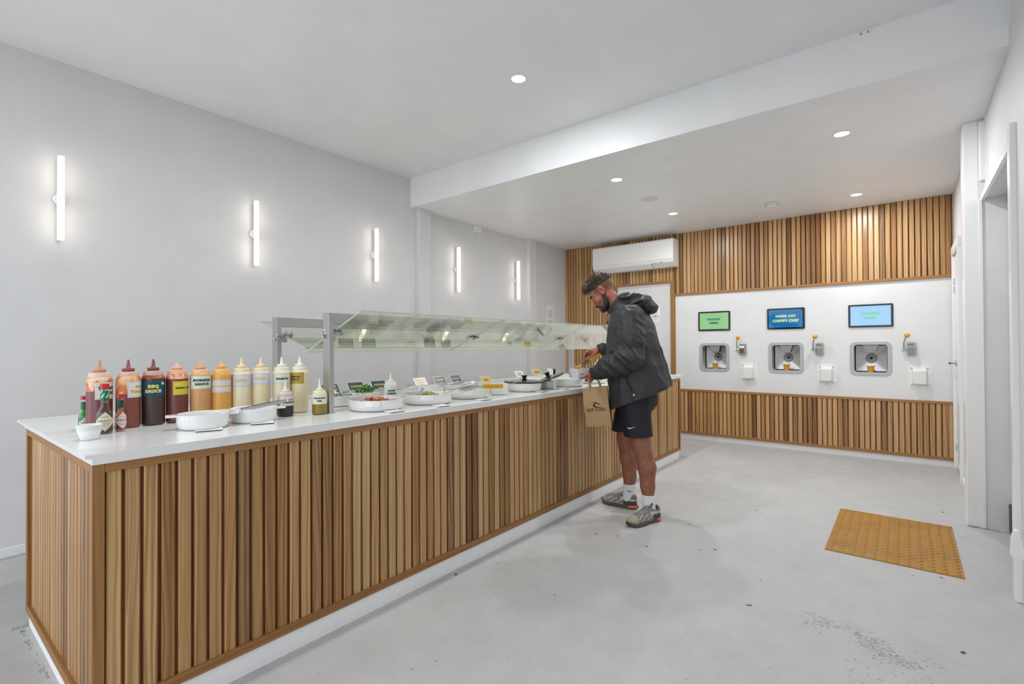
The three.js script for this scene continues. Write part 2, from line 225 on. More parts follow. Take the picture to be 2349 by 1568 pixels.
// ------------------------------------------------------------------ back wall: slatted timber, white panel, door
const slatGeo = {};
function slatFor(h) { const k = Math.round(h * 1000); return slatGeo[k] ??= [0, 1, 2, 3, 4, 5, 6, 7].map((i) => chamferSlat(0.0395, h, 0.018, 0.003, i * 0.0313 + 0.02, i * 0.47)); }
const HATCH = [-1.970, -1.136, -0.306];
function withHoles(x0, x1, y0, y1, w, h, depth) { const s = new THREE.Shape(); s.moveTo(x0, y0); s.lineTo(x1, y0); s.lineTo(x1, y1); s.lineTo(x0, y1); s.closePath(); for (const x of HATCH) s.holes.push(roundRect(w, h, 0.03, x, 1.0965, THREE.Path)); return boxUV(extrude(s, depth)); }
let lastTone = 0;
function slat(parent, h, x, y, z, turn = 0, dx = 0) {
  if (rnd() < 0.55) lastTone = Math.floor(rnd() * slatMats.length); else if (rnd() < 0.5) lastTone = Math.floor(rnd() * 4);
  const m = part(parent, 'slat', slatFor(h)[Math.floor(rnd() * 8)], slatMats[lastTone]); m.position.set(x, y, z); m.rotation.y = turn; return m;
}
{
  const w = structGroup('wall_back');
  part(w, 'plaster', [box(XL - 0.15, -3.40, 0, YL + 0.1, ZB - 0.15, ZB), box(-3.40, -2.49, 2.13, YL + 0.1, ZB - 0.15, ZB), box(-3.40, -2.49, 0, 2.13, ZB - 0.15, ZB - 0.05), withHoles(-2.49, 0.75, 0, YL + 0.1, 0.322, 0.326, 0.15).translate(0, 0, ZB - 0.15)], wallMat);
  part(w, 'backing_board', [box(XL, -3.405, 0.07, YL, ZB, ZB + 0.005), box(-3.405, -2.50, 2.15, YL, ZB, ZB + 0.005), box(-2.50, 0.385, 1.94, YL, ZB, ZB + 0.005), box(-2.50, 0.385, 0.07, 0.66, ZB, ZB + 0.005)], backerMat);
  const zs = ZB + 0.005;
  for (let k = 0; ; k++) { const x = -4.228 + 0.05 * k; if (x > -3.42) break; slat(w, 2.675, x, 0.1, zs); }
  for (let k = 0; ; k++) { const x = -3.378 + 0.05 * k; if (x > -2.50) break; slat(w, YL - 2.152, x, 2.150, zs); }
  for (let k = 0; ; k++) { const x = -2.49 + 0.05 * k; if (x > 0.375) break; slat(w, YL - 1.966, Math.min(x, 0.352), 1.964, zs); slat(w, 0.54, Math.min(x, 0.352), 0.098, zs); }
  part(w, 'white_panel', withHoles(-2.49, 0.395, 0.663, 1.936, 0.306, 0.312, 0.009).translate(0, 0, ZB), panelWhite);
  part(w, 'trim_rail', rbox(-2.488, 0.368, 1.935, 1.964, ZB, ZB + 0.03, 0.002), trimMatH);
  part(w, 'trim_rail', rbox(-2.49, 0.372, 0.636, 0.664, ZB, ZB + 0.03, 0.002), trimMatH);
  part(w, 'trim_rail', rbox(-2.49, 0.372, 0.064, 0.098, ZB, ZB + 0.03, 0.002), trimMatH);
  part(w, 'trim_rail', rbox(XL, -3.40, 0.064, 0.098, ZB, ZB + 0.03, 0.002), trimMatH);
  part(w, 'trim_post', rbox(-2.492, -2.478, 0.66, 1.935, ZB, ZB + 0.028, 0.002), trimMat);
  part(w, 'kickboard', box(-4.25, 0.395, 0, 0.064, ZB, ZB + 0.012), kickMat);
}
{
  const d = structGroup('door_1');
  part(d, 'door_leaf', rbox(-3.355, -2.547, 0.01, 2.0885, ZB - 0.045, ZB - 0.008, 0.002), panelWhite);
  part(d, 'door_head', rbox(-3.36, -2.545, 2.09, 2.123, ZB - 0.05, ZB - 0.002, 0.002), panelWhite);
  part(d, 'door_casing', [rbox(-2.545, -2.492, 0, 2.149, ZB - 0.03, ZB + 0.027, 0.002), rbox(-3.40, -3.358, 0, 2.149, ZB - 0.03, ZB + 0.027, 0.002)], trimMat);
  part(d, 'door_casing', rbox(-3.40, -2.492, 2.122, 2.150, ZB - 0.03, ZB + 0.028, 0.002), trimMatH);
}
{ // clear sleeve with printed notices on the white door
  const t = canvasTex(160, 320, (g, w, h) => { g.fillStyle = '#dfe0e0'; g.fillRect(0, 0, w, h); g.fillStyle = '#f2f2f1'; g.fillRect(8, 8, 144, 300); g.fillStyle = '#8f9294'; for (let i = 0; i < 7; i++) g.fillRect(24, 24 + i * 16, 60 + (i * 37) % 50, 5); g.fillStyle = '#c9ccce'; g.fillRect(16, 150, 128, 60); g.fillStyle = '#a9acae'; g.fillRect(30, 160, 50, 36); g.fillStyle = '#8f9294'; for (let i = 0; i < 4; i++) g.fillRect(24, 226 + i * 14, 70 + (i * 29) % 40, 4); });
  const o = solo('notice_sleeve', rbox(-2.815, -2.71, 1.575, 1.78, ZB - 0.0085, ZB - 0.005, 0.0005), phy({ map: null, color: 0xffffff, roughness: 0.2, clearcoat: 1 }), 'clear plastic sleeve of grey printed notices on the white back door', 'notice');
  o.geometry.dispose(); const g = new THREE.BoxGeometry(0.105, 0.205, 0.003).translate(-2.7625, 1.6775, ZB - 0.0065); o.geometry = g; o.material = phy({ map: t, roughness: 0.25, clearcoat: 0.8 });
}
{ // printed notice on the left wall
  const t = canvasTex(400, 560, (g, w, h) => { g.fillStyle = '#eceaf0'; g.fillRect(0, 0, w, h); g.strokeStyle = '#d5d2d8'; g.lineWidth = 4; g.strokeRect(14, 14, w - 28, h - 28); g.fillStyle = '#3b3b40'; const bar = (y, k, s = 10) => { let x = w / 2 - k / 2; while (x < w / 2 + k / 2 - 8) { const l = Math.min(14 + hash3(x | 0, y, 2) * 36, w / 2 + k / 2 - x); g.fillRect(x, y, l, s); x += l + 8; } }; bar(70, 90, 12); [230, 300, 250, 290, 310, 250, 110].forEach((k, i) => bar(132 + i * 34, k)); [240, 310, 300, 150].forEach((k, i) => bar(408 + i * 32, k)); });
  const g = new THREE.BoxGeometry(0.002, 0.30, 0.19).translate(XL + 0.001, 1.715, -6.30);
  solo('notice', g, [std({ map: t, roughness: 0.6 }), paper, paper, paper, paper, paper], 'white printed notice taped to the left wall beside the slatted wall', 'notice');
}
{
  const t = thing('junction_box', 'small white plastic sensor box on the left wall just under the ceiling', 'sensor box', [XL, 2.735, -4.65]);
  part(t, 'housing', rbox(0, 0.03, -0.04, 0.045, -0.06, 0.06, 0.005, 2), whitePlastic); part(t, 'screw', rod([0.029, -0.022, 0.02], [0.032, -0.022, 0.02], 0.004), screwMat);
  for (const y of [2.645, 2.60]) tag(solo('wall_plug', rod([XL - 0.002, y, -4.63], [XL + 0.002, y, -4.63], 0.004), darkGap), y > 2.62 ? 'upper dark screw hole below the white sensor box on left wall' : 'lower dark screw hole below the white sensor box on left wall', 'screw hole');
}
for (const [x, y] of [[-0.19, 3.085], [-0.155, 3.083]]) tag(solo('screw_hook', rod([x, y, ZBEAM], [x, y, ZBEAM + 0.012], 0.004), screwMat), x < -0.17 ? 'left of two tiny screw hooks on the beam face near the ceiling' : 'right of two tiny screw hooks on the beam face near the ceiling', 'hook');
{
  const t = thing('ceiling_speaker', 'flat round white speaker grille set flush in the lower ceiling', 'speaker', [-2.078, YL, -4.94]);
  part(t, 'grille', lathe([[0, -0.006], [0.075, -0.006], [0.088, -0.004], [0.092, 0], [0, 0]], 48), std({ color: hex('#dcdbd9'), roughness: 0.6 })); part(t, 'rim', new THREE.TorusGeometry(0.09, 0.003, 8, 48).rotateX(Math.PI / 2), whitePlastic);
  part(t, 'centre_cap', lathe([[0, -0.009], [0.012, -0.008], [0.014, -0.005], [0, -0.005]], 20), whitePlastic);
}
{
  const t = thing('smoke_detector', 'round white smoke detector on the lower ceiling above the slatted wall', 'smoke detector', [-1.12, YL, -5.95]);
  part(t, 'housing', lathe([[0, -0.04], [0.045, -0.038], [0.055, -0.03], [0.06, -0.016], [0.064, -0.012], [0.064, 0], [0, 0]], 40), whitePlastic);
  const b = []; for (let i = 0; i < 18; i++) { const a = i / 18 * 6.283; b.push(new THREE.BoxGeometry(0.009, 0.005, 0.003).rotateY(-a + Math.PI / 2).translate(Math.cos(a) * 0.0585, -0.022, Math.sin(a) * 0.0585)); } part(t, 'vent_slots', b, darkGap);
}
// ------------------------------------------------------------------ lamps
{
  const glow = std({ color: hex('#ffffff'), emissive: hex('#fffdf8'), emissiveIntensity: 5 }), ring = std({ color: hex('#f3f3f3'), roughness: 0.4 });
  const spots = [[-2.08, YC, -2.71, 'round white downlight set in the higher front ceiling'], [-2.074, YL, -4.18, 'round white downlight in the lower ceiling nearest the beam, left of two'], [-0.35, YL, -4.31, 'round white downlight in the lower ceiling at upper right, the largest there'], [-2.1, YL, -5.67, 'round white downlight in the lower ceiling above the air conditioner'], [-0.38, YL, -6.15, 'round white downlight in the lower ceiling beside the smoke detector, above the slats'], [-2.08, YC, -0.9, null]];
  for (const [x, y, z, label] of spots) {
    const t = thing('downlight', label ?? 'round white downlight in the front ceiling, beyond the top of the picture', 'downlight', [x, y, z]);
    part(t, 'trim_ring', lathe([[0.047, -0.001], [0.052, -0.004], [0.057, -0.003], [0.058, 0.0005], [0.047, 0.0005]], 40), ring);
    part(t, 'lamp_lens', lathe([[0, -0.002], [0.047, -0.0015], [0.047, 0], [0, 0]], 40), glow);
    const l = new THREE.RectAreaLight(new THREE.Color(0.97, 0.985, 1), DOWN, 0.085, 0.085); l.position.set(0, -0.006, 0); l.lookAt(0, -1, 0.0001); l.rotation.set(-Math.PI / 2, 0, 0); t.add(l);
  }
  const tubeMat = std({ color: hex('#ffffff'), emissive: hex('#fff0dd'), emissiveIntensity: 5, roughness: 0.4 });
  const names = ['leftmost, nearest the picture edge, above the sauce bottles', 'second from the left, above the sneeze guard end', 'third from the left, just before the white pier', 'fourth from the left, between the two white piers', 'farthest and rightmost, beside the second white pier'];
  [-0.684, -1.895, -3.084, -4.266, -5.436].forEach((z, i) => {
    const t = thing('wall_sconce', 'white tube wall light, ' + names[i], 'wall light', [XL, 2.205 - i * 0.01, z]);
    part(t, 'wall_plate', lathe([[0, 0], [0.032, 0], [0.032, 0.01], [0.03, 0.012], [0, 0.012]], 32).rotateZ(-Math.PI / 2), ring);
    part(t, 'bracket', rbox(0.01, 0.044, -0.036, 0.036, -0.014, 0.014, 0.002), ring);
    part(t, 'backing_channel', rbox(0.038, 0.0445, -0.262, 0.262, -0.0125, 0.0125, 0.001), ring);
    part(t, 'collar', new THREE.CylinderGeometry(0.0192, 0.0192, 0.07, 28, 1, true, -0.85, 4.84).translate(0.062, 0, 0), std({ color: hex('#fff6ea'), emissive: hex('#ffe9cf'), emissiveIntensity: 1.3, side: THREE.DoubleSide }));
    for (const s of [-1, 1]) {
      const g = lathe([[0, 0], [0.016, 0], [0.0175, 0.002], [0.0175, 0.226], [0.0165, 0.229], [0, 0.229]], 28); g.translate(0.062, 0.036, 0); if (s < 0) g.rotateX(Math.PI);
      part(t, 'light_tube', g, tubeMat);
      const l = new THREE.PointLight(new THREE.Color(1, 0.93, 0.83), SCONCE, 0, 2); l.position.set(0.062, s * 0.15, 0); l.shadow.radius = 0.8; t.add(l);
    }
  });
}

// ------------------------------------------------------------------ serving counter
const HC = 0.92, XF = -1.982, CZ0 = -0.399, CZ1 = -5.528, CXB = -3.16;
{
  const o = [-2.57, 0, -2.96], t = thing('serving_counter', 'long timber slatted serving counter standing on the white floor', 'counter', o);
  const P = (n, g, m) => part(t, n, (Array.isArray(g) ? merge(g) : g).translate(-o[0], -o[1], -o[2]), m);
  P('carcass', box(CXB + 0.005, XF - 0.024, 0.085, 0.887, CZ1, CZ0 - 0.024), backerMat);
  P('kickboard', box(CXB + 0.035, -1.991, 0, 0.088, CZ1 + 0.03, CZ0 - 0.008), std({ color: hex('#f6f6f7'), roughness: 0.45 }));
  P('corner_post', rbox(XF - 0.03, XF, 0.087, 0.887, CZ0 - 0.031, CZ0, 0.0015), trimMat);
  P('corner_post', rbox(XF - 0.03, XF, 0.087, 0.887, CZ1, CZ1 + 0.028, 0.0015), trimMat);
  P('corner_post', rbox(CXB, CXB + 0.034, 0.058, 0.887, CZ0 - 0.03, CZ0, 0.0015), trimMat);
  P('top_rail', rbox(XF - 0.03, XF, 0.860, 0.887, -2.62, CZ0 - 0.0315, 0.0015), trimMatH);
  P('top_rail', rbox(XF - 0.03, XF, 0.860, 0.887, CZ1 + 0.0285, -2.621, 0.0015), trimMatH);
  P('bottom_rail', rbox(XF - 0.03, XF + 0.001, 0.086, 0.120, -1.862, CZ0 - 0.0315, 0.0015), trimMatH);
  P('bottom_rail', rbox(XF - 0.03, XF + 0.001, 0.086, 0.120, CZ1 + 0.0285, -1.863, 0.0015), trimMatH);
  P('top_rail', rbox(CXB + 0.0345, XF - 0.031, 0.860, 0.887, CZ0 - 0.03, CZ0, 0.0015), trimMatH);
  P('bottom_rail', rbox(CXB + 0.0345, XF - 0.031, 0.058, 0.092, CZ0 - 0.03, CZ0, 0.0015), trimMatH);
  for (let k = 0; k < 102; k++) { const z = -0.455 - 0.05 * k; if (z < CZ1 + 0.045) break; slat(t, 0.741, XF - 0.0255 - o[0], 0.1195, z - o[2], Math.PI / 2); }
  for (let k = 0; k < 23; k++) slat(t, 0.77, -2.032 - 0.05 * k - o[0], 0.091, CZ0 - 0.0245 - o[2], 0).scale.set(0.93, 1, 0.6);
}
const marble = dataTex(1024, 2048, (u, v) => {
  const X = u * 1.3, Z = v * 2.6, w = fbm(X * 2.2, Z * 1.2, 2, 4), n = fbm(X * 3 + w * 1.6, Z * 1.1 + w, 7, 4), vein = Math.pow(1 - Math.abs(2 * n - 1), 26), n2 = fbm(X * 7 + w * 3, Z * 2.4, 17, 3), v2 = Math.pow(1 - Math.abs(2 * n2 - 1), 34), k = vein * 0.5 * sstep(0.42, 0.62, w) + v2 * 0.22, g = 238 - 26 * k + 4 * (w - 0.5);
  return [g, g, g * 0.996];
}, { repeat: [1 / 1.3, 1 / 2.6] });
{
  const t = thing('countertop', 'long white stone worktop with faint grey veins on the slatted counter', 'countertop', [-2.6, 0.887, -3.0]);
  const m = phy({ map: marble, roughness: 0.22, clearcoat: 0.3, clearcoatRoughness: 0.12 });
  part(t, 'slab', box(-3.256, XF + 0.003, 0.9085, HC, -5.638, -0.381).translate(2.6, -0.887, 3.0), m);
  part(t, 'apron', [box(-3.2, XF + 0.003, 0.8875, 0.9085, -5.535, -0.398)].map((g) => g.translate(2.6, -0.887, 3.0)), m);
}
// ------------------------------------------------------------------ sneeze guard: two steel frames, tilted glass in a V
{
  const o = [-2.54, HC, -3.0], t = thing('sneeze_guard', 'V-shaped glass sneeze guard on brushed steel frames along the white worktop', 'sneeze guard', o);
  const L = (g) => g.translate(-o[0], -o[1], -o[2]), z0 = -1.378, z1 = -4.60, yt = 1.425;
  for (const [xa, xb] of [[-2.318, -2.262], [-2.852, -2.796]]) {
    const prism = (pts) => { const sh = new THREE.Shape(); pts.forEach(([z, y], i) => (i ? sh.lineTo(-z, y) : sh.moveTo(-z, y))); const g = extrude(sh, xb - xa - 0.003, 0.0015); g.rotateY(Math.PI / 2).translate(xa + 0.0015, 0, 0); return L(boxUV(g)); };   // mitred square tube
    part(t, 'post', prism([[z0, HC], [z0, yt], [z0 - 0.027, yt - 0.055], [z0 - 0.027, HC]]), steelFrame);
    part(t, 'post', prism([[z1, HC], [z1 + 0.027, HC], [z1 + 0.027, yt - 0.055], [z1, yt]]), steelFrame);
    part(t, 'top_rail', prism([[z0, yt], [z1, yt], [z1 + 0.027, yt - 0.055], [z0 - 0.027, yt - 0.055]]), steelFrame);
    for (const z of [z0, z1 + 0.027]) part(t, 'foot_flange', L(rbox(xa - 0.004, xb + 0.004, HC, HC + 0.003, z - 0.031, z + 0.004, 0.001)), steelFrame);
  }
  const face = phy({ color: hex('#f1f3ec'), transmission: 1, roughness: 0.0, thickness: 0, ior: 1.5 }), edge = phy({ color: hex('#bfc8bf'), roughness: 0.1, transmission: 0.3, thickness: 0, clearcoat: 1 });
  const zs = [-1.418, -2.514, -3.606, -4.66];
  const pane = (lo, up, za, zb) => {       // lo, up: [x, y] of the lower and upper long edge
    const dx = up[0] - lo[0], dy = up[1] - lo[1], l = Math.hypot(dx, dy), g = new THREE.BoxGeometry(l, 0.009, Math.abs(zb - za) - 0.004);
    g.rotateZ(Math.atan2(dy, dx)); g.translate((lo[0] + up[0]) / 2, (lo[1] + up[1]) / 2, (za + zb) / 2); const q = part(t, 'glass_pane', L(g), [edge, edge, face, face, edge, edge]); return q;
  };
  for (let i = 0; i < 3; i++) { pane([-2.560, 1.224], [-2.055, 1.425], zs[i], zs[i + 1]); pane([-2.572, 1.247], [-3.106, 1.410], zs[i] - 0.004, zs[i + 1] - 0.004); }
  const clamp1 = (x, y, z, tilt, dir, post) => {   // pair of rounded plates that grip the glass, bolts through
    const g = []; const s = new THREE.Shape(); s.moveTo(-0.012, -0.026); s.lineTo(0.05, -0.020); s.absarc(0.052, 0, 0.018, -Math.PI / 2, Math.PI / 2); s.lineTo(-0.012, 0.026); s.absarc(-0.012, 0, 0.026, Math.PI / 2, Math.PI * 1.5);
    for (const k of [-1, 1]) { const p = extrude(s, 0.005, 0.001, 8); p.rotateX(-Math.PI / 2); p.rotateY(post ? Math.PI / 2 : Math.PI / 2); p.translate(0, k * 0.008 - 0.0025, post ? 0.03 : 0.02); g.push(p); }
    for (const q of [-0.012, -0.045]) g.push(rod([0, -0.012, q + 0.02], [0, 0.02, q + 0.02], 0.005), rod([0, 0.014, q + 0.02], [0, 0.024, q + 0.02], 0.008, 0.006));
    const m = merge(g).rotateZ(tilt); m.translate(x, y, z); const c = part(t, 'glass_clamp', L(m), chrome);
    const b = (post ? rbox(-0.012, 0.012, -0.045, 0.0, 0.0, 0.035, 0.004, 2) : merge([lathe([[0, -0.026], [0.009, -0.024], [0.014, -0.016], [0.016, -0.006], [0.016, 0]], 20), rbox(-0.012, 0.012, -0.012, 0.0, -0.03, 0.03, 0.004, 2)])).translate(x, y + 0.004, z); part(t, 'clamp_bracket', L(b), chrome);
    if (post) part(t, 'bolt', L(merge([rod([x - dir * 0.0, y - 0.022, z + 0.02], [x, y - 0.022, z + 0.072], 0.005), new THREE.SphereGeometry(0.0095, 14, 10).scale(1, 1, 0.7).translate(x, y - 0.022, z + 0.071)])), chrome);
    return c;
  };
  const aF = Math.atan2(0.201, 0.505), aB = -Math.atan2(0.163, 0.534);
  clamp1(-2.305, 1.326, -1.440, aF, 1, true); clamp1(-2.81, 1.320, -1.440, aB, -1, true);
  for (const z of [-2.514, -3.606]) { clamp1(-2.335, 1.313, z - 0.004, aF, 1, false); clamp1(-2.80, 1.316, z - 0.01, aB, -1, false); }
}
// ------------------------------------------------------------------ squeeze bottles
function labelArc(r, y0, y1, centre, span, m) { const g = new THREE.CylinderGeometry(r, r, y1 - y0, 36, 1, true, centre - span / 2, span); g.translate(0, (y0 + y1) / 2, 0); const i = new THREE.CylinderGeometry(r - 0.0003, r - 0.0003, y1 - y0, 36, 1, true, centre - span / 2, span).scale(1, 1, 1); i.translate(0, (y0 + y1) / 2, 0); return g; }
function labelTex(bg, fg, lines, { w = 512, h = 300, border = 'rgba(80,90,100,0.5)', size = 92, extra, max } = {}) {
  size *= 0.80;
  return canvasTex(w, h, (g) => {
    g.fillStyle = bg; g.fillRect(0, 0, w, h); g.strokeStyle = border; g.lineWidth = 4; g.beginPath(); g.roundRect(18, 18, w - 36, h - 36, 26); g.stroke();
    g.fillStyle = bg; g.fillRect(w / 2 - 60, 10, 120, 18); g.fillRect(w / 2 - 46, h - 28, 92, 18); g.fillStyle = border; g.fillRect(w / 2 - 34, 15, 18, 9); g.fillRect(w / 2 + 10, 15, 18, 9); g.fillRect(w / 2 - 22, h - 22, 44, 7);
    const n = lines.length; lines.forEach((s, i) => fatText(g, s, w / 2, h / 2 + (i - (n - 1) / 2) * size * 1.2, size, fg, { stretch: 1.34, weight: 0.11, max: max ?? w - 90 })); if (extra) extra(g, w, h);
  });
}
const toCam = (x, z) => Math.atan2(-x, -z);
function squeezeBottle({ x, z, r = 0.043, h = 0.215, tip = 0.283, sauce, plastic, capCol, noz, fill = 1, smear, text, bg, fg, turn = 0, y0 = 0.122, y1 = 0.188, size, extra, label, cut = 0, span = 2.35, noLabel }) {
  const t = thing('squeeze_bottle', label, 'sauce bottle', [x, HC, z], 0, 'squeeze bottles on the worktop');
  const k = tip / 0.283, b = r;
  const prof = [[0, 0.0015], [b * 0.86, 0.0015], [b * 0.96, 0.004], [b, 0.012], [b, h - 0.022], [b * 0.99, h - 0.013], [b * 0.94, h - 0.005], [b * 0.84, h], [0, h]];
  const tex = dataTex(256, 256, (u, v) => {
    const y = v, f = fill / 1, e = 0.012 * (fbm(u * 9, 3, 1, 3) - 0.5); let c = y < f + e ? sauce : plastic;
    if (y >= f + e && smear) { const n = fbm(u * 16, y * 9 + 4, label.length, 4), dr = fbm(u * 40, y * 5, 8, 3); const k2 = sstep(0.42, 0.56, n) * 0.8 + 0.35 * sstep(0.5, 0.7, dr); c = c.map((q, i) => mix(q, smear[i], clamp(k2))); }
    return c;
  });
  const g = lathe(prof, 44), p = g.attributes.position, uv = g.attributes.uv; for (let i = 0; i < p.count; i++) uv.setY(i, p.getY(i) / h);
  part(t, 'bottle_body', g, phy({ map: tex, roughness: 0.34, clearcoat: 0.35, clearcoatRoughness: 0.25 }));
  const cm = std({ color: hex(capCol), roughness: 0.5 }), c0 = h - 0.003, cr = b * 0.82;
  part(t, 'screw_cap', lathe([[0, c0], [cr, c0], [cr + 0.001, c0 + 0.002], [cr, c0 + 0.0185 * k], [cr - 0.002, c0 + 0.0205 * k], [b * 0.52, c0 + 0.0215 * k], [0, c0 + 0.0215 * k]], 40), cm);
  const n0 = c0 + 0.021 * k, n1 = n0 + 0.0135 * k;
  part(t, 'nozzle', lathe([[0, n0], [b * 0.5, n0], [b * 0.5, n1 - 0.002], [b * 0.47, n1], [b * 0.19, n1 + 0.002], [b * 0.135, mix(n1, tip, 0.5)], [b * 0.085, tip - cut - 0.001], [b * 0.05, tip - cut], [0, tip - cut]], 28), std({ color: hex(noz ?? capCol), roughness: 0.5 }));
  if (!noLabel) part(t, 'label', labelArc(b + 0.0006, y0, y1, toCam(x, z) + turn, span, null), std({ map: labelTex(bg, fg, text, { size, extra }), roughness: 0.45, side: THREE.DoubleSide }));
  return t;
}
const deg = Math.PI / 180, CREAM = [236, 222, 186], OFF = [238, 206, 172];
const SB = [
  { x: -2.575, z: -0.540, sauce: [116, 56, 58], plastic: OFF, smear: [206, 92, 52], fill: 0.735, capCol: '#e4cabc', noz: '#cf9272', text: ['TOMATO', 'SAUCE'], bg: '#dfddcf', fg: '#17242a', turn: 49 * deg, y0: 0.126, y1: 0.194, label: 'squeeze bottle of dark red tomato sauce, leftmost in the row, cream label' },
  { x: -2.563, z: -0.633, sauce: [132, 68, 52], plastic: [240, 190, 140], smear: [214, 104, 40], fill: 0.655, capCol: '#dcbcb2', noz: '#93504a', text: ['PICO', 'TOMATO'], bg: '#e4e1e0', fg: '#cf9f2e', turn: 64 * deg, y0: 0.126, y1: 0.192, label: 'squeeze bottle of tomato sauce smeared inside, white label with yellow letters' },
  { x: -2.565, z: -0.722, sauce: [66, 46, 40], plastic: [196, 116, 70], smear: [150, 60, 34], fill: 0.93, capCol: '#d3b2a8', noz: '#85493f', text: ['BBQ', 'SAUCE'], bg: '#0f4a5a', fg: '#e3cf78', border: '#6fa0a6', turn: 0, y0: 0.122, y1: 0.192, label: 'squeeze bottle of dark brown barbecue sauce with a teal label', extra: (g, w, h) => { g.fillStyle = '#ece7dd'; g.beginPath(); g.ellipse(w - 62, 58, 42, 24, 0.2, 0, 7); g.fill(); g.fillStyle = '#c06a3c'; g.fillRect(w - 92, 54, 60, 8); } },
  { x: -2.563, z: -0.811, sauce: [110, 54, 47], plastic: [240, 190, 150], smear: [206, 110, 70], fill: 0.90, capCol: '#eebd9c', cut: 0.020, text: ['SWEET CHILLI'], bg: '#ddca35', fg: '#1d2a20', turn: 48 * deg, y0: 0.124, y1: 0.184, size: 64, label: 'squeeze bottle of red sweet chilli sauce with a bright yellow label' },
  { x: -2.541, z: -0.898, r: 0.042, sauce: [208, 156, 96], plastic: [236, 186, 120], fill: 0.98, capCol: '#eec498', cut: 0.012, noz: '#e6ae7c', text: ['BURGER', 'SAUCE'], bg: '#dfe3cf', fg: '#12333a', turn: 8 * deg, y0: 0.146, y1: 0.205, label: 'squeeze bottle of orange burger sauce with a pale green label' },
  { x: -2.521, z: -0.980, r: 0.0415, sauce: [226, 164, 74], plastic: [240, 180, 90], fill: 1.1, capCol: '#efc084', cut: 0.014, noz: '#e9b878', text: ['BACONNAISE'], bg: '#d9d2d0', fg: '#d8b05a', turn: -6 * deg, y0: 0.124, y1: 0.182, size: 60, label: 'squeeze bottle of deep yellow bacon mayonnaise with a greyish label' },
  { x: -2.505, z: -1.062, r: 0.041, sauce: CREAM, plastic: CREAM, fill: 1.1, capCol: '#efe1bd', noz: '#ecdcb0', text: ['MAYO'], bg: '#d9d6d6', fg: '#dcb458', turn: 0, y0: 0.146, y1: 0.203, size: 84, label: 'squeeze bottle of cream mayonnaise, white label with yellow letters' },
  { x: -2.491, z: -1.147, r: 0.0415, sauce: [238, 222, 180], plastic: CREAM, fill: 1.1, capCol: '#efe2c0', noz: '#ecdcb0', text: ['AIOLI'], bg: '#dcdae2', fg: '#dcb84e', turn: -5 * deg, y0: 0.152, y1: 0.208, size: 84, label: 'squeeze bottle of pale aioli with a lavender white label' },
  { x: -2.461, z: -1.236, r: 0.041, sauce: [236, 226, 196], plastic: [238, 232, 212], fill: 1.1, capCol: '#efe9d6', noz: '#f2efe4', text: ['RANCH'], bg: '#dbdfca', fg: '#12333a', turn: 4 * deg, y0: 0.148, y1: 0.204, size: 84, label: 'squeeze bottle of ranch sauce with a pale green label by the back post' },
  { x: -2.443, z: -1.321, r: 0.043, sauce: [236, 222, 184], plastic: CREAM, fill: 1.1, capCol: '#efe9d8', noz: '#f2f0e8', text: ['KEWPIE', 'MAYO'], bg: '#bd9a38', fg: '#17302a', turn: -28 * deg, y0: 0.148, y1: 0.204, size: 74, label: 'squeeze bottle of mayonnaise with a mustard coloured label between the steel posts', span: 1.95 },
  { x: -2.350, z: -1.199, r: 0.0365, h: 0.108, tip: 0.175, sauce: [36, 32, 38], plastic: [196, 178, 172], fill: 0.55, capCol: '#e3d8d0', noz: '#efe9e2', text: ['MALT', 'VINEGAR'], bg: '#e5dfcd', fg: '#17302e', turn: 30 * deg, y0: 0.052, y1: 0.097, size: 88, label: 'small squeeze bottle of black malt vinegar with a cream label' },
  { x: -2.280, z: -1.336, r: 0.0355, h: 0.108, tip: 0.175, sauce: [140, 118, 34], plastic: [226, 216, 176], fill: 0.55, capCol: '#efe8cc', noz: '#efe9d6', text: ['TRUFFLE', 'OIL'], bg: '#e6e3d0', fg: '#17302e', turn: 0, y0: 0.052, y1: 0.098, size: 88, label: 'small squeeze bottle of green truffle oil beside the front steel post' },
  { x: -2.455, z: -1.905, r: 0.0385, h: 0.112, tip: 0.176, sauce: [238, 237, 232], plastic: [238, 237, 232], fill: 1.1, capCol: '#f0f0ee', noz: '#f2f2f0', text: ['SOUR', 'CREAM'], bg: '#e8e9e4', fg: '#183a34', turn: 9 * deg, y0: 0.032, y1: 0.088, size: 92, label: 'small white squeeze bottle of sour cream behind the chopped tomato dish' },
  { x: -2.66, z: -4.86, r: 0.038, h: 0.13, tip: 0.19, sauce: [236, 236, 232], plastic: [236, 236, 232], fill: 1.1, capCol: '#f0f0ee', noz: '#f2f2f0', text: ['MINT', 'YOGHURT'], bg: '#eceae6', fg: '#1b1b1b', turn: -15 * deg, y0: 0.05, y1: 0.105, size: 92, label: 'white squeeze bottle at the far end of the worktop, partly behind the man' },
];
SB.forEach(squeezeBottle);
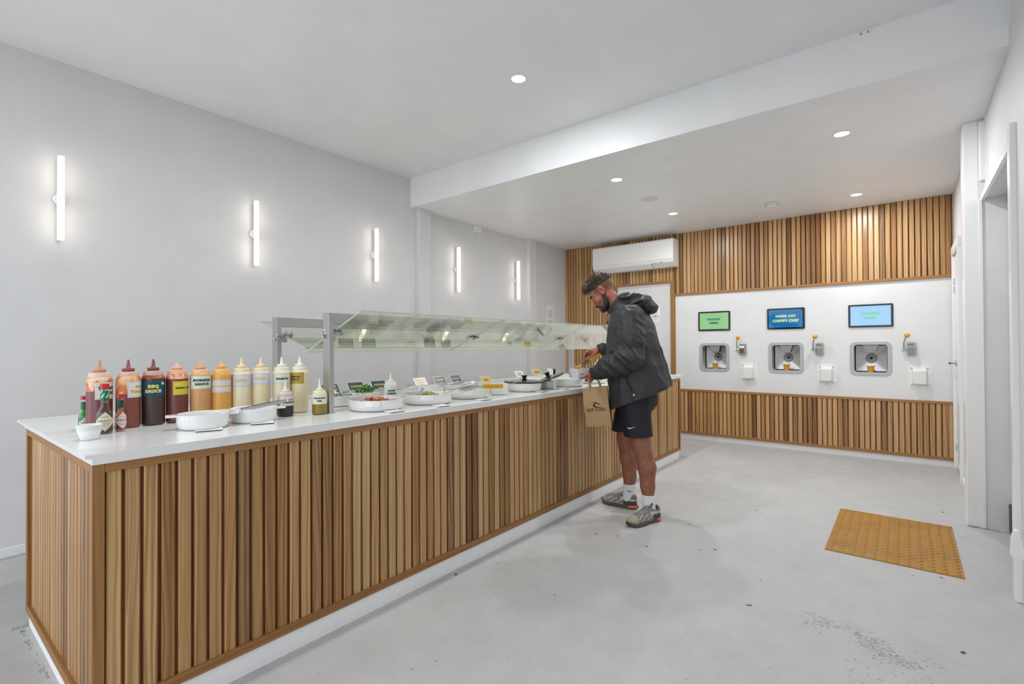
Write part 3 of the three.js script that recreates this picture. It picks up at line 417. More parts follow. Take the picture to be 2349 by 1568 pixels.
// ------------------------------------------------------------------ glass hot sauce bottles
function hotSauce({ x, z, r, h, body, liquid, level, neckBand, bandText, diamond, label, cap = '#c4141e', capH, capR }) {
  const t = thing('hot_sauce_bottle', label, 'sauce bottle', [x, HC, z], toCam(x, z), 'glass hot sauce bottles by the paper cups');
  const nr = r * 0.46, sh = h * 0.47, top = h - capH * 0.9;
  const outer = [[0, 0.002], [r * 0.82, 0.001], [r * 0.96, 0.003], [r, 0.010], [r, sh - r * 0.62], [r * 0.94, sh - r * 0.3], [r * 0.76, sh + r * 0.05], [nr * 1.12, sh + r * 0.5], [nr, sh + r * 0.9], [nr * 0.97, top - 0.012], [nr * 1.16, top - 0.011], [nr * 1.16, top - 0.006], [nr, top - 0.004], [nr * 0.95, top], [0, top]];
  part(t, 'glass_body', lathe(outer, 40), phy({ color: hex('#ffffff'), transmission: 1, roughness: 0.0, thickness: 0, ior: 1.45 }));
  const q = outer.map(([a, b]) => [Math.max(0, a - 0.0014), Math.max(0.006, b)]).filter(([, b]) => b < top - 0.014), full = q.filter(([, b]) => b <= level); const near = q[full.length] ?? q[q.length - 1]; full.push([mix(full.at(-1)[0], near[0], 0.5), level], [0, level + 0.0002]); 
  part(t, 'sauce', lathe(full, 36), std({ color: hex(liquid), roughness: 0.3 }));
  const upper = q.filter(([, b]) => b > level); upper.unshift([full.at(-2)[0], level]); if (upper.length > 2) part(t, 'sauce_film', lathe(upper, 36), std({ color: hex(body), roughness: 0.35 }));
  const oct = new THREE.CylinderGeometry(capR, capR * 1.03, capH, 8, 1).rotateY(0.39).translate(0, h - capH / 2, 0); part(t, 'screw_cap', toCreasedNormals(oct, 0.5), std({ color: hex(cap), roughness: 0.35 }));
  if (neckBand) part(t, 'neck_band', new THREE.CylinderGeometry(nr + 0.0014, nr + 0.0016, neckBand[1] - neckBand[0], 28, 1, false).translate(0, (neckBand[0] + neckBand[1]) / 2, 0), [std({ map: canvasTex(256, 128, (g, w, hh) => { g.fillStyle = neckBand[2]; g.fillRect(0, 0, w, hh); if (bandText) { g.fillStyle = '#e9efe9'; g.font = 'bold 30px sans-serif'; for (let i = 0; i < 5; i++) { g.save(); g.translate(20 + i * 52, 96); g.rotate(-1); g.fillText(bandText, 0, 0); g.restore(); } } }), roughness: 0.3, metalness: 0.1 }), std({ color: hex(neckBand[2]) }), std({ color: hex(neckBand[2]) })]);
  // diamond label: a curved patch cut out of the glass cylinder
  const [cy, half, turn] = diamond.at, N = 14, pos = [], uv = [], idx = [], R = r + 0.0007;
  for (let j = 0; j <= N; j++) for (let i = 0; i <= N; i++) { const a = i / N, b = j / N, u = (a - b), v = (a + b - 1); const ang = turn + u * half * 0.92 / r, yy = cy + v * half; pos.push(R * Math.sin(ang), yy, R * Math.cos(ang)); uv.push(0.5 + u / 2, 0.5 + v / 2); }
  for (let j = 0; j < N; j++) for (let i = 0; i < N; i++) { const a = j * (N + 1) + i; idx.push(a, a + 1, a + N + 2, a, a + N + 2, a + N + 1); }
  const g = new THREE.BufferGeometry(); g.setAttribute('position', new THREE.Float32BufferAttribute(pos, 3)); g.setAttribute('uv', new THREE.Float32BufferAttribute(uv, 2)); g.setIndex(idx); g.computeVertexNormals();
  part(t, 'label', g, std({ map: canvasTex(384, 384, (c, w) => { c.fillStyle = diamond.bg; c.fillRect(0, 0, w, w); c.strokeStyle = diamond.line; c.lineWidth = 3; c.beginPath(); c.moveTo(w / 2, 16); c.lineTo(w - 16, w / 2); c.lineTo(w / 2, w - 16); c.lineTo(16, w / 2); c.closePath(); c.stroke(); c.textAlign = 'center'; c.textBaseline = 'middle'; c.fillStyle = diamond.fg; c.font = 'bold 58px sans-serif'; c.save(); c.translate(w / 2, w * 0.47); c.scale(1.12, 1); c.fillText('TABASCO', 0, 0); c.restore(); c.fillStyle = diamond.sub; if (diamond.script) { c.font = 'italic bold 44px serif'; c.fillText(diamond.script, w / 2, w * 0.60); } else c.fillRect(w * 0.36, w * 0.575, w * 0.28, 6); c.fillStyle = diamond.fg; c.font = 'bold 24px sans-serif'; const arc = (s, R2, a0, da, f) => [...s].forEach((ch, i) => { c.save(); c.translate(w / 2, w * 0.5); c.rotate(a0 + da * i); c.translate(0, f * R2); c.fillText(ch, 0, 0); c.restore(); }); arc('McILHENNY', w * 0.25, -0.62, 0.155, -1); arc('PEPPER SAUCE', w * 0.24, 0.8, -0.145, 1); }), roughness: 0.5, side: THREE.DoubleSide }));
}
hotSauce({ x: -2.640, z: -0.505, r: 0.0205, h: 0.136, capH: 0.014, capR: 0.0125, body: '#2f8f22', liquid: '#1f6a22', level: 0.046, neckBand: [0.082, 0.112, '#0c6a33'], diamond: { at: [0.028, 0.027, 0.25], bg: '#dfdbe2', fg: '#1a2a2c', line: '#c49aa2', sub: '#c9707a' }, label: 'small green hot sauce bottle with a red cap behind the stacked cups' });
hotSauce({ x: -2.441, z: -0.528, r: 0.0265, h: 0.193, capH: 0.0175, capR: 0.0155, body: '#4a2013', liquid: '#3a1f14', level: 0.05, neckBand: [0.128, 0.166, '#0a6a44'], bandText: 'SMOKED', diamond: { at: [0.049, 0.038, 0.05], bg: '#d6d3bb', fg: '#42633a', line: '#9aa892', sub: '#c33528', script: 'Chipotle' }, label: 'tall brown smoked hot sauce bottle with a red cap, in the middle of three' });
hotSauce({ x: -2.461, z: -0.582, r: 0.0188, h: 0.147, capH: 0.014, capR: 0.0122, body: '#b4683c', liquid: '#8e2f14', level: 0.024, neckBand: [0.095, 0.124, '#073f2a'], diamond: { at: [0.044, 0.0335, 0.45], bg: '#e6d3cf', fg: '#3c4a3a', line: '#c49a92', sub: '#d9707a' }, label: 'small nearly empty orange hot sauce bottle with a red cap, right of the brown one' });
// ------------------------------------------------------------------ stacked paper cups
{
  const cm = std({ color: hex('#eeeeec'), roughness: 0.6 }), c = lathe([[0, 0.001], [0.024, 0], [0.0255, 0.002], [0.0355, 0.036], [0.0372, 0.036], [0.0374, 0.0375], [0.036, 0.0386], [0.0345, 0.0375], [0.0245, 0.0035], [0, 0.0035]], 48);
  const names = ['lowest of four stacked white paper sauce cups', 'second from the bottom of four stacked white paper cups', 'third from the bottom of four stacked white paper cups', 'topmost of four stacked white paper sauce cups, its inside showing'];
  for (let i = 0; i < 4; i++) { const t = thing('paper_cup', names[i] + ' at the counter corner', 'paper cup', [-2.328 + 0.0006 * i, HC + 0.0052 * i, -0.46 + 0.0004 * i], 0, 'stacked paper cups'); part(t, 'cup', c, cm); part(t, 'rolled_rim', new THREE.TorusGeometry(0.0362, 0.0013, 6, 48).rotateX(Math.PI / 2).translate(0, 0.0375, 0), cm); }
}
// ------------------------------------------------------------------ white dishes, what is in them, what stands in them
function dish(x, z, R, H, ears, label, group, kind = 'tab') {
  const t = thing('serving_dish', label, 'dish', [x, HC, z], 0, group);
  part(t, 'bowl', lathe([[0, 0.004], [R * 0.80, 0.0035], [R * 0.84, 0.0005], [R * 0.89, 0.003], [R * 0.945, 0.012], [R * 0.972, 0.026], [R * 0.99, H - 0.004], [R, H - 0.002], [R * 0.997, H], [R - 0.005, H], [R - 0.0075, H - 0.004], [R * 0.93, 0.028], [R * 0.88, 0.014], [R * 0.8, 0.0105], [0, 0.0105]], 64), porcelain);
  for (const a of ears) {
    const tab = kind === 'tab', w = tab ? 0.25 : 0.24, out = tab ? 0.003 : 0.034, s = new THREE.Shape(); s.absarc(0, 0, R * 0.985, -w, w, false); s.absarc(0, 0, R + out, w * (tab ? 0.96 : 0.7), -w * (tab ? 0.96 : 0.7), true); s.closePath();
    const g = extrude(s, tab ? 0.026 : 0.006, tab ? 0.003 : 0.0018, 10); g.rotateX(-Math.PI / 2).rotateY(a).translate(0, tab ? H - 0.0295 : H - 0.0085, 0); part(t, 'handle', g, porcelain);
  }
  return t;
}
const FR = 'large round white dishes along the front of the worktop', BR = 'small white dishes in the back row under the name cards';
dish(-2.29, -0.82, 0.097, 0.061, [-1.914, 1.227], 'empty round white dish with two ears nearest the sauce bottles', undefined, 'ear');
dish(-2.305, -1.03, 0.097, 0.062, [-1.914, 1.227], 'round white dish with steel tongs lying across it, beside the vinegar', undefined, 'ear');
dish(-2.545, -1.60, 0.112, 0.060, [0.3], 'white dish of spring onion half behind the front steel post');
dish(-2.215, -1.625, 0.146, 0.058, [-0.74, 2.40], 'round white dish of chopped tomato salsa, first beyond the steel post');
dish(-2.214, -1.987, 0.146, 0.059, [-0.74, 2.40], 'round white dish of sliced green pickled chillies, second beyond the steel post');
dish(-2.245, -2.36, 0.146, 0.057, [-0.74, 2.40], 'round white dish of sweetcorn with yellow handled tongs in it');
dish(-2.195, -2.625, 0.063, 0.056, [-0.9], 'small white bowl between the sweetcorn dish and the black lidded dish', undefined, 'ear');
dish(-2.37, -2.765, 0.062, 0.056, [], 'small white bowl under the yellow salsa card');
dish(-2.225, -2.955, 0.126, 0.062, [-0.74, 2.40], 'round white dish covered by a flat black rimmed glass lid');
dish(-2.205, -3.225, 0.055, 0.060, [], 'small white bowl just right of the black lidded dish');
dish(-2.19, -3.515, 0.122, 0.061, [-0.74, 2.40], 'round white dish below the paper box that the man holds');
dish(-2.40, -3.36, 0.115, 0.060, [], 'white dish under the tilted glass lid');
dish(-2.185, -3.93, 0.115, 0.060, [0.4], 'white dish behind the kraft paper bag handles');
dish(-2.20, -4.26, 0.11, 0.060, [], 'white dish at the far end, partly behind the man');
const BACK = [[-2.59, -1.83, 'coriander'], [-2.59, -2.02, 'pickles'], [-2.59, -2.355, 'pickled onion'], [-2.59, -2.54, 'olives'], [-2.59, -2.722, 'jalapeno'], [-2.59, -3.52, 'warm sauce'], [-2.59, -3.775, 'hot chilli'], [-2.59, -4.0, 'far white']];
for (const [x, z, n] of BACK) dish(x, z, 0.089, 0.059, [], 'small white back row dish in front of the ' + n + ' name card');
function heap(name, label, category, cx, cz, y, R, n, make, hgt = 0.02) {      // loose food: many bits as one mesh with its own colours
  const list = []; for (let i = 0; i < n; i++) { const a = rr(0, 6.283), q = Math.sqrt(rnd()) * R, [g, c] = make(i); g.rotateX(rr(0, 3)).rotateY(rr(0, 6)).rotateZ(rr(0, 3)); g.translate(cx + q * Math.cos(a), y + hgt * (1 - (q / R) ** 2) * rr(0.4, 1), cz + q * Math.sin(a)); let h = g.index ? g.toNonIndexed() : g; h.deleteAttribute('uv'); if (!h.attributes.normal) h.computeVertexNormals(); const col = new Float32Array(h.attributes.position.count * 3), k = hex(c); for (let j = 0; j < col.length; j += 3) { col[j] = k.r; col[j + 1] = k.g; col[j + 2] = k.b; } h.setAttribute('color', new THREE.BufferAttribute(col, 3)); list.push(h); }
  return tag(solo(name, mergeGeometries(list), std({ vertexColors: true, roughness: 0.45, side: THREE.DoubleSide })), label, category, undefined, 'stuff');
}
const pick = (a) => a[Math.floor(rnd() * a.length)];
const cube = (s) => new RoundedBoxGeometry(s, s * rr(0.7, 1), s * rr(0.8, 1.2), 1, s * 0.15);
const leafG = (s) => { const q = new THREE.Shape(); q.moveTo(0, 0); q.quadraticCurveTo(s * 0.55, s * 0.4, 0, s); q.quadraticCurveTo(-s * 0.55, s * 0.4, 0, 0); const g = new THREE.ExtrudeGeometry(q, { depth: 0.0004, bevelEnabled: false, curveSegments: 3 }); return g; };
heap('tomato_salsa', 'chopped red tomato with bits of green and onion in white dish', 'tomato salsa', -2.215, -1.625, HC + 0.030, 0.10, 420, () => [cube(rr(0.006, 0.012)), pick(['#c8553c', '#d2664a', '#b8452f', '#d98c6c', '#cf7a58', '#ead2ba', '#e2b79c', '#5c7a2c'])], 0.034);
heap('pickled_chilli_slices', 'sliced yellow green pickled chillies heaped in white dish', 'pickled chillies', -2.235, -1.995, HC + 0.030, 0.085, 130, () => [new THREE.TorusGeometry(rr(0.006, 0.01), 0.0028, 6, 12), pick(['#a8a83a', '#8f9a2c', '#c2b84a', '#7d8a2a', '#d6cf86'])], 0.030);
heap('sweetcorn_kernels', 'yellow sweetcorn kernels heaped in white dish', 'sweetcorn', -2.255, -2.36, HC + 0.034, 0.11, 420, () => [new THREE.SphereGeometry(rr(0.0042, 0.0055), 6, 5).scale(1, 1.3, 1), pick(['#efcf62', '#f2d97e', '#e8c04a', '#f5e2a0'])], 0.020);
heap('coriander_leaves', 'bright green coriander leaves heaped in the back row', 'coriander', -2.58, -1.815, HC + 0.05, 0.066, 260, () => [leafG(rr(0.012, 0.024)), pick(['#4f9128', '#3e7d20', '#5ea034', '#2f6a1c', '#76b048'])], 0.046);
heap('spring_onion', 'green and white spring onion slices in the dish by the post', 'spring onion', -2.53, -1.60, HC + 0.038, 0.075, 160, () => [leafG(rr(0.012, 0.03)), pick(['#4d7a2a', '#6c9440', '#e8ecd8', '#355f1e', '#c9dcb0'])], 0.030);
heap('olive_slices', 'dark olive slices in a small back row dish', 'olives', -2.59, -2.54, HC + 0.034, 0.06, 90, () => [new THREE.TorusGeometry(0.006, 0.0028, 6, 12), pick(['#3a3a2c', '#4b4a2f', '#2b2a24'])], 0.012);
heap('pickle_slices', 'green gherkin slices in a small back row dish', 'pickles', -2.59, -2.02, HC + 0.034, 0.06, 60, () => [new THREE.CylinderGeometry(0.011, 0.011, 0.003, 12), pick(['#7f8f3a', '#94a04a', '#6d7d30'])], 0.012);
// tongs and spoons
function strip(pts, w, th, up = V(0, 1, 0)) {      // flat metal strip swept along points, w across, th thick
  const c = new THREE.CatmullRomCurve3(pts.map((p) => V(...p))), n = 16, pos = [], idx = [];
  for (let i = 0; i <= n; i++) { const p = c.getPoint(i / n), t = c.getTangent(i / n), s = V(0, 0, 0).crossVectors(t, up).normalize(), u = V(0, 0, 0).crossVectors(s, t), W = (Array.isArray(w) ? mix(w[0], w[1], i / n) : w) / 2; for (const [a, b] of [[-1, -1], [1, -1], [1, 1], [-1, 1]]) { const q = p.clone().addScaledVector(s, a * W).addScaledVector(u, b * th / 2); pos.push(q.x, q.y, q.z); } }
  for (let i = 0; i < n; i++) for (let k = 0; k < 4; k++) { const a = i * 4 + k, b = i * 4 + (k + 1) % 4; idx.push(a, b, b + 4, a, b + 4, a + 4); }
  idx.push(0, 2, 1, 0, 3, 2, n * 4, n * 4 + 1, n * 4 + 2, n * 4, n * 4 + 2, n * 4 + 3);
  const g = new THREE.BufferGeometry(); g.setAttribute('position', new THREE.Float32BufferAttribute(pos, 3)); g.setIndex(idx); const h = g.toNonIndexed(); h.computeVertexNormals(); return h;
}
function tongs(hinge, tip, label, spread = 0.024, w = 0.018) {
  const h = V(...hinge), p = V(...tip), d = p.clone().sub(h), t = thing('serving_tongs', label, 'tongs', hinge);
  const side = V(0, 1, 0).cross(d).normalize(), up = d.clone().cross(side).normalize(); if (up.y < 0) up.negate();
  for (const s of [-1, 1]) { const k = (f, o, u) => { const q = d.clone().multiplyScalar(f).addScaledVector(side, s * o).addScaledVector(up, u); return [q.x, q.y, q.z]; }; part(t, 'arm', strip([k(0.0, 0.003, 0), k(0.25, spread * 0.55, 0.001), k(0.7, spread * 0.8, 0), k(1, spread * 0.45, -0.002)], [w, w * 1.25], 0.0012, side.clone().multiplyScalar(1)), steel); }
  const e = d.clone().normalize(); part(t, 'hinge', rod([e.x * -0.004, e.y * -0.004 - 0.006, e.z * -0.004], [e.x * -0.004, e.y * -0.004 + 0.007, e.z * -0.004], 0.008, 0.008, 14), steel); return t;
}
tongs([-2.49, 0.998, -1.66], [-2.535, 0.968, -1.59], 'steel tongs with two broad arms in the spring onion dish', 0.03, 0.016);
tongs([-2.512, 0.994, -1.885], [-2.575, 0.966, -1.80], 'steel tongs standing in the coriander dish');
tongs([-2.50, 1.004, -2.085], [-2.575, 0.962, -2.02], 'steel tongs just right of the white sour cream bottle');
tongs([-2.49, 0.996, -2.395], [-2.575, 0.962, -2.335], 'steel tongs behind the pickled chilli dish, below the olives card');
tongs([-2.49, 1.006, -2.60], [-2.575, 0.962, -2.52], 'longer steel tongs behind the sweetcorn dish, below the jalapeno card');
tongs([-2.49, 1.004, -2.748], [-2.575, 0.962, -2.70], 'steel tongs just left of the yellow salsa card');
tongs([-2.268, 1.003, -1.165], [-2.25, 0.984, -0.955], 'long steel tongs lying across the dish by the vinegar bottle', 0.016, 0.012);
function spoon(a, b, label, flat) {
  const t = thing('serving_spoon', label, 'spoon', a), d = [0, 1, 2].map((i) => b[i] - a[i]), l = Math.hypot(...d), e = d.map((q) => q / l);
  part(t, 'handle', strip([[0, 0, 0], d.map((q) => q * 0.5), d], flat ? [0.011, 0.018] : [0.004, 0.0075], 0.0018, flat ? V(1, 0.2, 0.3).normalize() : V(0, 1, 0)), steel);
  const s = lathe([[0, -0.006], [0.01, -0.0045], [0.016, 0.001], [0.015, 0.0005], [0.0095, -0.0035], [0, -0.005]], 20).scale(1, 1, 1.35); s.translate(-e[0] * 0.02, -e[1] * 0.02 + 0.002, -e[2] * 0.02); part(t, 'spoon_bowl', s, steel); return t;
}
spoon([-2.265, 0.972, -0.845], [-2.185, 1.002, -0.914], 'steel spoon handle leaning out of the empty nearest dish');
spoon([-2.145, 0.972, -1.70], [-2.132, 1.001, -1.856], 'thin steel spoon handle leaning right out of the tomato dish');
spoon([-2.11, 0.970, -2.00], [-2.092, 1.021, -2.183], 'thin steel spoon handle rising right out of the pickled chilli dish');
spoon([-2.19, 0.958, -1.895], [-2.207, 1.012, -1.945], 'broad flat steel spoon handle upright in the pickled chilli dish', true);
spoon([-2.17, 0.970, -2.60], [-2.055, 1.012, -2.645], 'thin steel spoon handle leaning out of the small bowl by the lid');
{
  const t = thing('handled_tongs', 'steel scoop tongs with a bright yellow handle in the sweetcorn', 'tongs', [-2.14, 0.985, -2.24]);
  for (const s of [-1, 1]) { part(t, 'arm', strip([[-0.015 + s * 0.016, -0.006, 0.03], [0.01 + s * 0.014, 0.010, -0.02], [0.04 + s * 0.01, 0.014, -0.06], [0.064 + s * 0.005, 0.015, -0.095]], [0.022, 0.012], 0.0014, V(1, 0, 0)), steel); part(t, 'grip', rbox(-0.0045, 0.0045, -0.014, 0.014, -0.165, 0, 0.0042, 2).rotateX(-0.05).rotateY(-0.12).translate(0.062 + s * 0.0052, 0.016, -0.088), std({ color: hex('#d9a40c'), roughness: 0.4 })); }
}
{
  const t = thing('black_handled_ladle', 'ladle with a black hanging-hole handle upright at the back of the worktop', 'ladle', [-2.56, 0.985, -3.85]);
  const s = new THREE.Shape(); s.moveTo(-0.0085, -0.03); s.lineTo(0.0085, -0.03); s.lineTo(0.0105, 0.045); s.absarc(0, 0.047, 0.0105, 0, Math.PI); s.closePath(); const hole = new THREE.Path(); hole.absarc(0, 0.048, 0.004, 0, 6.283); s.holes.push(hole);
  part(t, 'handle', boxUV(extrude(s, 0.008, 0.001).rotateY(0.9).rotateX(-0.1)), blackPlastic); part(t, 'shaft', rod([0, -0.03, 0], [0.0, -0.012, 0.0], 0.004), steel);
}
function lid(x, y, z, R, tilt, label) {
  const t = thing('glass_lid', label, 'lid', [x, y, z]); t.quaternion.setFromUnitVectors(V(0, 1, 0), V(...tilt).normalize());
  part(t, 'rim', lathe([[R - 0.012, -0.004], [R, -0.004], [R + 0.002, 0], [R, 0.004], [R - 0.012, 0.005], [R - 0.013, 0], [R - 0.012, -0.004]], 56), std({ color: hex('#1c1916'), roughness: 0.35 }));
  part(t, 'glass_dome', lathe([[0.014, 0.016], [R * 0.5, 0.013], [R * 0.85, 0.006], [R - 0.012, 0.003], [R - 0.012, 0.0], [R * 0.85, 0.003], [R * 0.5, 0.010], [0.014, 0.013], [0.014, 0.016]], 48), phy({ color: hex('#6b6152'), roughness: 0.05, transmission: 0.5, thickness: 0, clearcoat: 1 }));
  part(t, 'knob_plate', lathe([[0, 0.014], [0.027, 0.0145], [0.028, 0.018], [0, 0.0185]], 28), std({ color: hex('#2b2926'), roughness: 0.3, metalness: 0.4 }));
  part(t, 'knob', lathe([[0, 0.018], [0.013, 0.018], [0.0135, 0.024], [0.0195, 0.042], [0.0215, 0.0465], [0.0195, 0.0485], [0, 0.0485]], 32), blackPlastic); return t;
}
lid(-2.24, 0.9865, -2.97, 0.150, [0, 1, 0], 'flat black rimmed glass lid with a black knob resting on a white dish');
lid(-2.19, 1.0, -3.222, 0.125, [-0.262, 0.944, 0.205], 'second black rimmed glass lid, tilted up behind the man\'s paper box');
// name cards on little holders
function nameCard(z, x, y, bg, fg, lines, label, { w = 0.112, h = 0.062, size = 100, border = '#ffffff', edge = '#e9ecea', glare } = {}) {
  const t = thing('name_card', label, 'name card', [x, y, z], Math.PI / 2);
  const m = std({ map: canvasTex(384, 212, (g, W, H) => { g.fillStyle = edge; g.fillRect(0, 0, W, H); g.fillStyle = bg; g.fillRect(8, 8, W - 16, H - 16); g.fillStyle = fg; g.globalAlpha = 0.5; g.fillRect(W / 2 - 26, 20, 14, 6); g.fillRect(W / 2 + 8, 20, 14, 6); g.globalAlpha = 1; const n = lines.length; lines.forEach((s, i) => fatText(g, s, W / 2, H / 2 + (i - (n - 1) / 2) * size * 0.68, size * 0.56, fg, { max: W * 0.72 })); }), roughness: 0.3 }), side = std({ color: hex(edge), roughness: 0.4 });
  part(t, 'card', new THREE.BoxGeometry(w, h, 0.0025).translate(0, h / 2, 0).rotateX(-0.62), [side, side, side, side, m, side]);
  part(t, 'holder', [rbox(-0.012, 0.012, -0.05, 0.004, -0.006, 0.002, 0.002), rbox(-0.016, 0.016, -0.004, 0.008, -0.001, 0.006, 0.002)], whitePlastic);
}
const TEAL = '#1d4a4c', GOLD = '#e2b24e';
nameCard(-1.655, -2.685, 0.978, TEAL, GOLD, ['SPRING', 'ONION'], 'dark teal card reading SPRING ONION, half behind the front steel post', { size: 116 });
nameCard(-1.832, -2.685, 0.980, TEAL, GOLD, ['CORIANDER'], 'dark teal card reading CORIANDER behind the green leaves');
nameCard(-2.004, -2.685, 0.980, TEAL, GOLD, ['PICKLES'], 'dark teal card reading PICKLES left of the sour cream bottle');
nameCard(-2.358, -2.685, 0.980, '#e4e4e2', '#e0a94e', ['PICKLED', 'ONION'], 'white card with yellow letters reading PICKLED ONION', { size: 100 });
nameCard(-2.545, -2.685, 0.980, TEAL, GOLD, ['OLIVES'], 'dark teal card reading OLIVES');
nameCard(-2.712, -2.685, 0.982, '#174a66', '#d2ae62', ['JALAPENO'], 'dark blue card reading JALAPENO, rightmost of the dark cards', { w: 0.104 });
nameCard(-2.772, -2.428, 0.978, '#e2b355', '#1f2420', ['SALSA'], 'yellow card reading SALSA above the sweetcorn tongs', { w: 0.098 });
nameCard(-3.52, -2.69, 0.978, '#e0e1e0', '#2c3436', ['NACHO', 'SAUCE'], 'white card with dark letters behind the black lid knob', { size: 96 });
nameCard(-3.785, -2.69, 0.984, '#e0b048', '#23261f', ['HOT BEEF', 'CHILLI BEANS'], 'yellow card with two dark lines near the far white pier', { w: 0.12, size: 76 });
nameCard(-4.02, -2.69, 0.982, '#e3e3e2', '#8a9092', ['OIL', 'SALT'], 'white card farthest along, left of the black ladle handle', { w: 0.082, size: 80 });
// blank cards lying on the worktop edge
[[-2.19, -0.805, 0.9, 'under the ear of the empty nearest dish'], [-2.20, -1.02, 0.95, 'in front of the dish with long tongs'], [-2.045, -1.615, 0.15, 'at the worktop edge in front of the tomato dish'], [-2.028, -1.925, 0.1, 'at the worktop edge in front of the pickled chillies'], [-2.05, -2.305, 0.1, 'at the worktop edge in front of the sweetcorn'], [-2.08, -2.965, 0.2, 'at the worktop edge in front of the lidded dish'], [-2.06, -3.24, 0.2, 'at the worktop edge in front of the small bowl'], [-2.045, -3.56, 0.2, 'at the worktop edge just left of the paper bag']].forEach(([x, z, a, w], i) => {
  const g = new THREE.BoxGeometry(0.066, 0.0012, 0.094, 8, 1, 1), p = g.attributes.position; for (let k = 0; k < p.count; k++) { const u = p.getX(k) / 0.033; p.setY(k, p.getY(k) + 0.0014 + 0.0045 * clamp(-u) ** 2 + 0.0035 * clamp(u) ** 2); } g.computeVertexNormals();
  const o = solo('blank_card', g, std({ color: hex('#efefee'), roughness: 0.45, side: THREE.DoubleSide }), 'small curled white card lying ' + w, 'card', 'curled white cards on the worktop'); o.position.set(x, HC, z); o.rotation.y = i < 2 ? -0.35 : a - 0.15;
});
// ------------------------------------------------------------------ machines on the back wall
const ZP = ZB + 0.009;      // face of the white panel
const SCREENS = [
  ['green screen reading POTATO GEMS, left of three on the white panel', (g, w, h) => { g.fillStyle = '#a9e29c'; g.fillRect(0, 0, w, h); g.strokeStyle = '#7cc08a'; g.lineWidth = 3; g.beginPath(); g.roundRect(18, 20, w - 36, h - 40, 24); g.stroke(); fatText(g, 'POTATO', w / 2 - 4, h * 0.40, 54, '#0d7c86', { stretch: 1.22 }); fatText(g, 'GEMS', w / 2 - 4, h * 0.62, 54, '#0d7c86', { stretch: 1.22 }); }, 0.78],
  ['blue screen reading HAND CUT CHIPPY CHIP, middle of three', (g, w, h) => { g.fillStyle = '#0c74b4'; g.fillRect(0, 0, w, h); g.strokeStyle = '#5fb7dc'; g.lineWidth = 4; g.beginPath(); g.roundRect(20, 18, w - 40, h - 36, 40); g.stroke(); g.fillStyle = '#0c74b4'; g.fillRect(w * 0.39, 10, w * 0.2, 16); g.fillRect(w * 0.40, h - 28, w * 0.2, 16); g.fillStyle = '#5fc7e2'; g.fillRect(w / 2 - 10, 12, 20, 8); fatText(g, 'HAND CUT', w / 2, h * 0.36, 60, '#d5eda6', { stretch: 1.16 }); fatText(g, 'CHIPPY CHIP', w / 2, h * 0.62, 66, '#d5eda6', { stretch: 1.18, max: w * 0.78 }); }, 0.9],
  ['pale blue screen reading CLASSIC CHIP, right of three', (g, w, h) => { g.fillStyle = '#a2d4fb'; g.fillRect(0, 0, w, h); g.strokeStyle = '#7fb0d2'; g.lineWidth = 3; g.beginPath(); g.roundRect(24, 22, w - 48, h - 44, 40); g.stroke(); g.fillStyle = '#7fb0d2'; g.fillRect(w / 2 - 14, 16, 28, 8); fatText(g, 'CLASSIC', w / 2, h * 0.38, 62, '#7fd0a2', { stretch: 1.2, max: w * 0.5 }); fatText(g, 'CHIP', w / 2, h * 0.62, 62, '#7fd0a2', { stretch: 1.15 }); }, 1.0],
];
HATCH.forEach((x, i) => {
  const [label, draw, lum] = SCREENS[i], t = thing('display_screen', label, 'screen', [x + 0.003, 1.570, ZP], 0);
  const s = roundRect(0.402, 0.252, 0.011); part(t, 'bezel', boxUV(extrude(s, 0.012, 0.0015, 6)), phy({ color: hex('#10141c'), roughness: 0.08, specularIntensity: 0.6 }));
  const tex = canvasTex(576, 344, draw); part(t, 'screen', new THREE.PlaneGeometry(0.362, 0.214).translate(0, 0, 0.0157), phy({ color: hex('#05070a'), emissive: 0xffffff, emissiveMap: tex, emissiveIntensity: lum, roughness: 0.06, specularIntensity: 0.6 }));
});
const which = ['left', 'middle', 'right'], under = ['below the POTATO GEMS screen', 'below the HAND CUT CHIPPY CHIP screen', 'below the CLASSIC CHIP screen'];
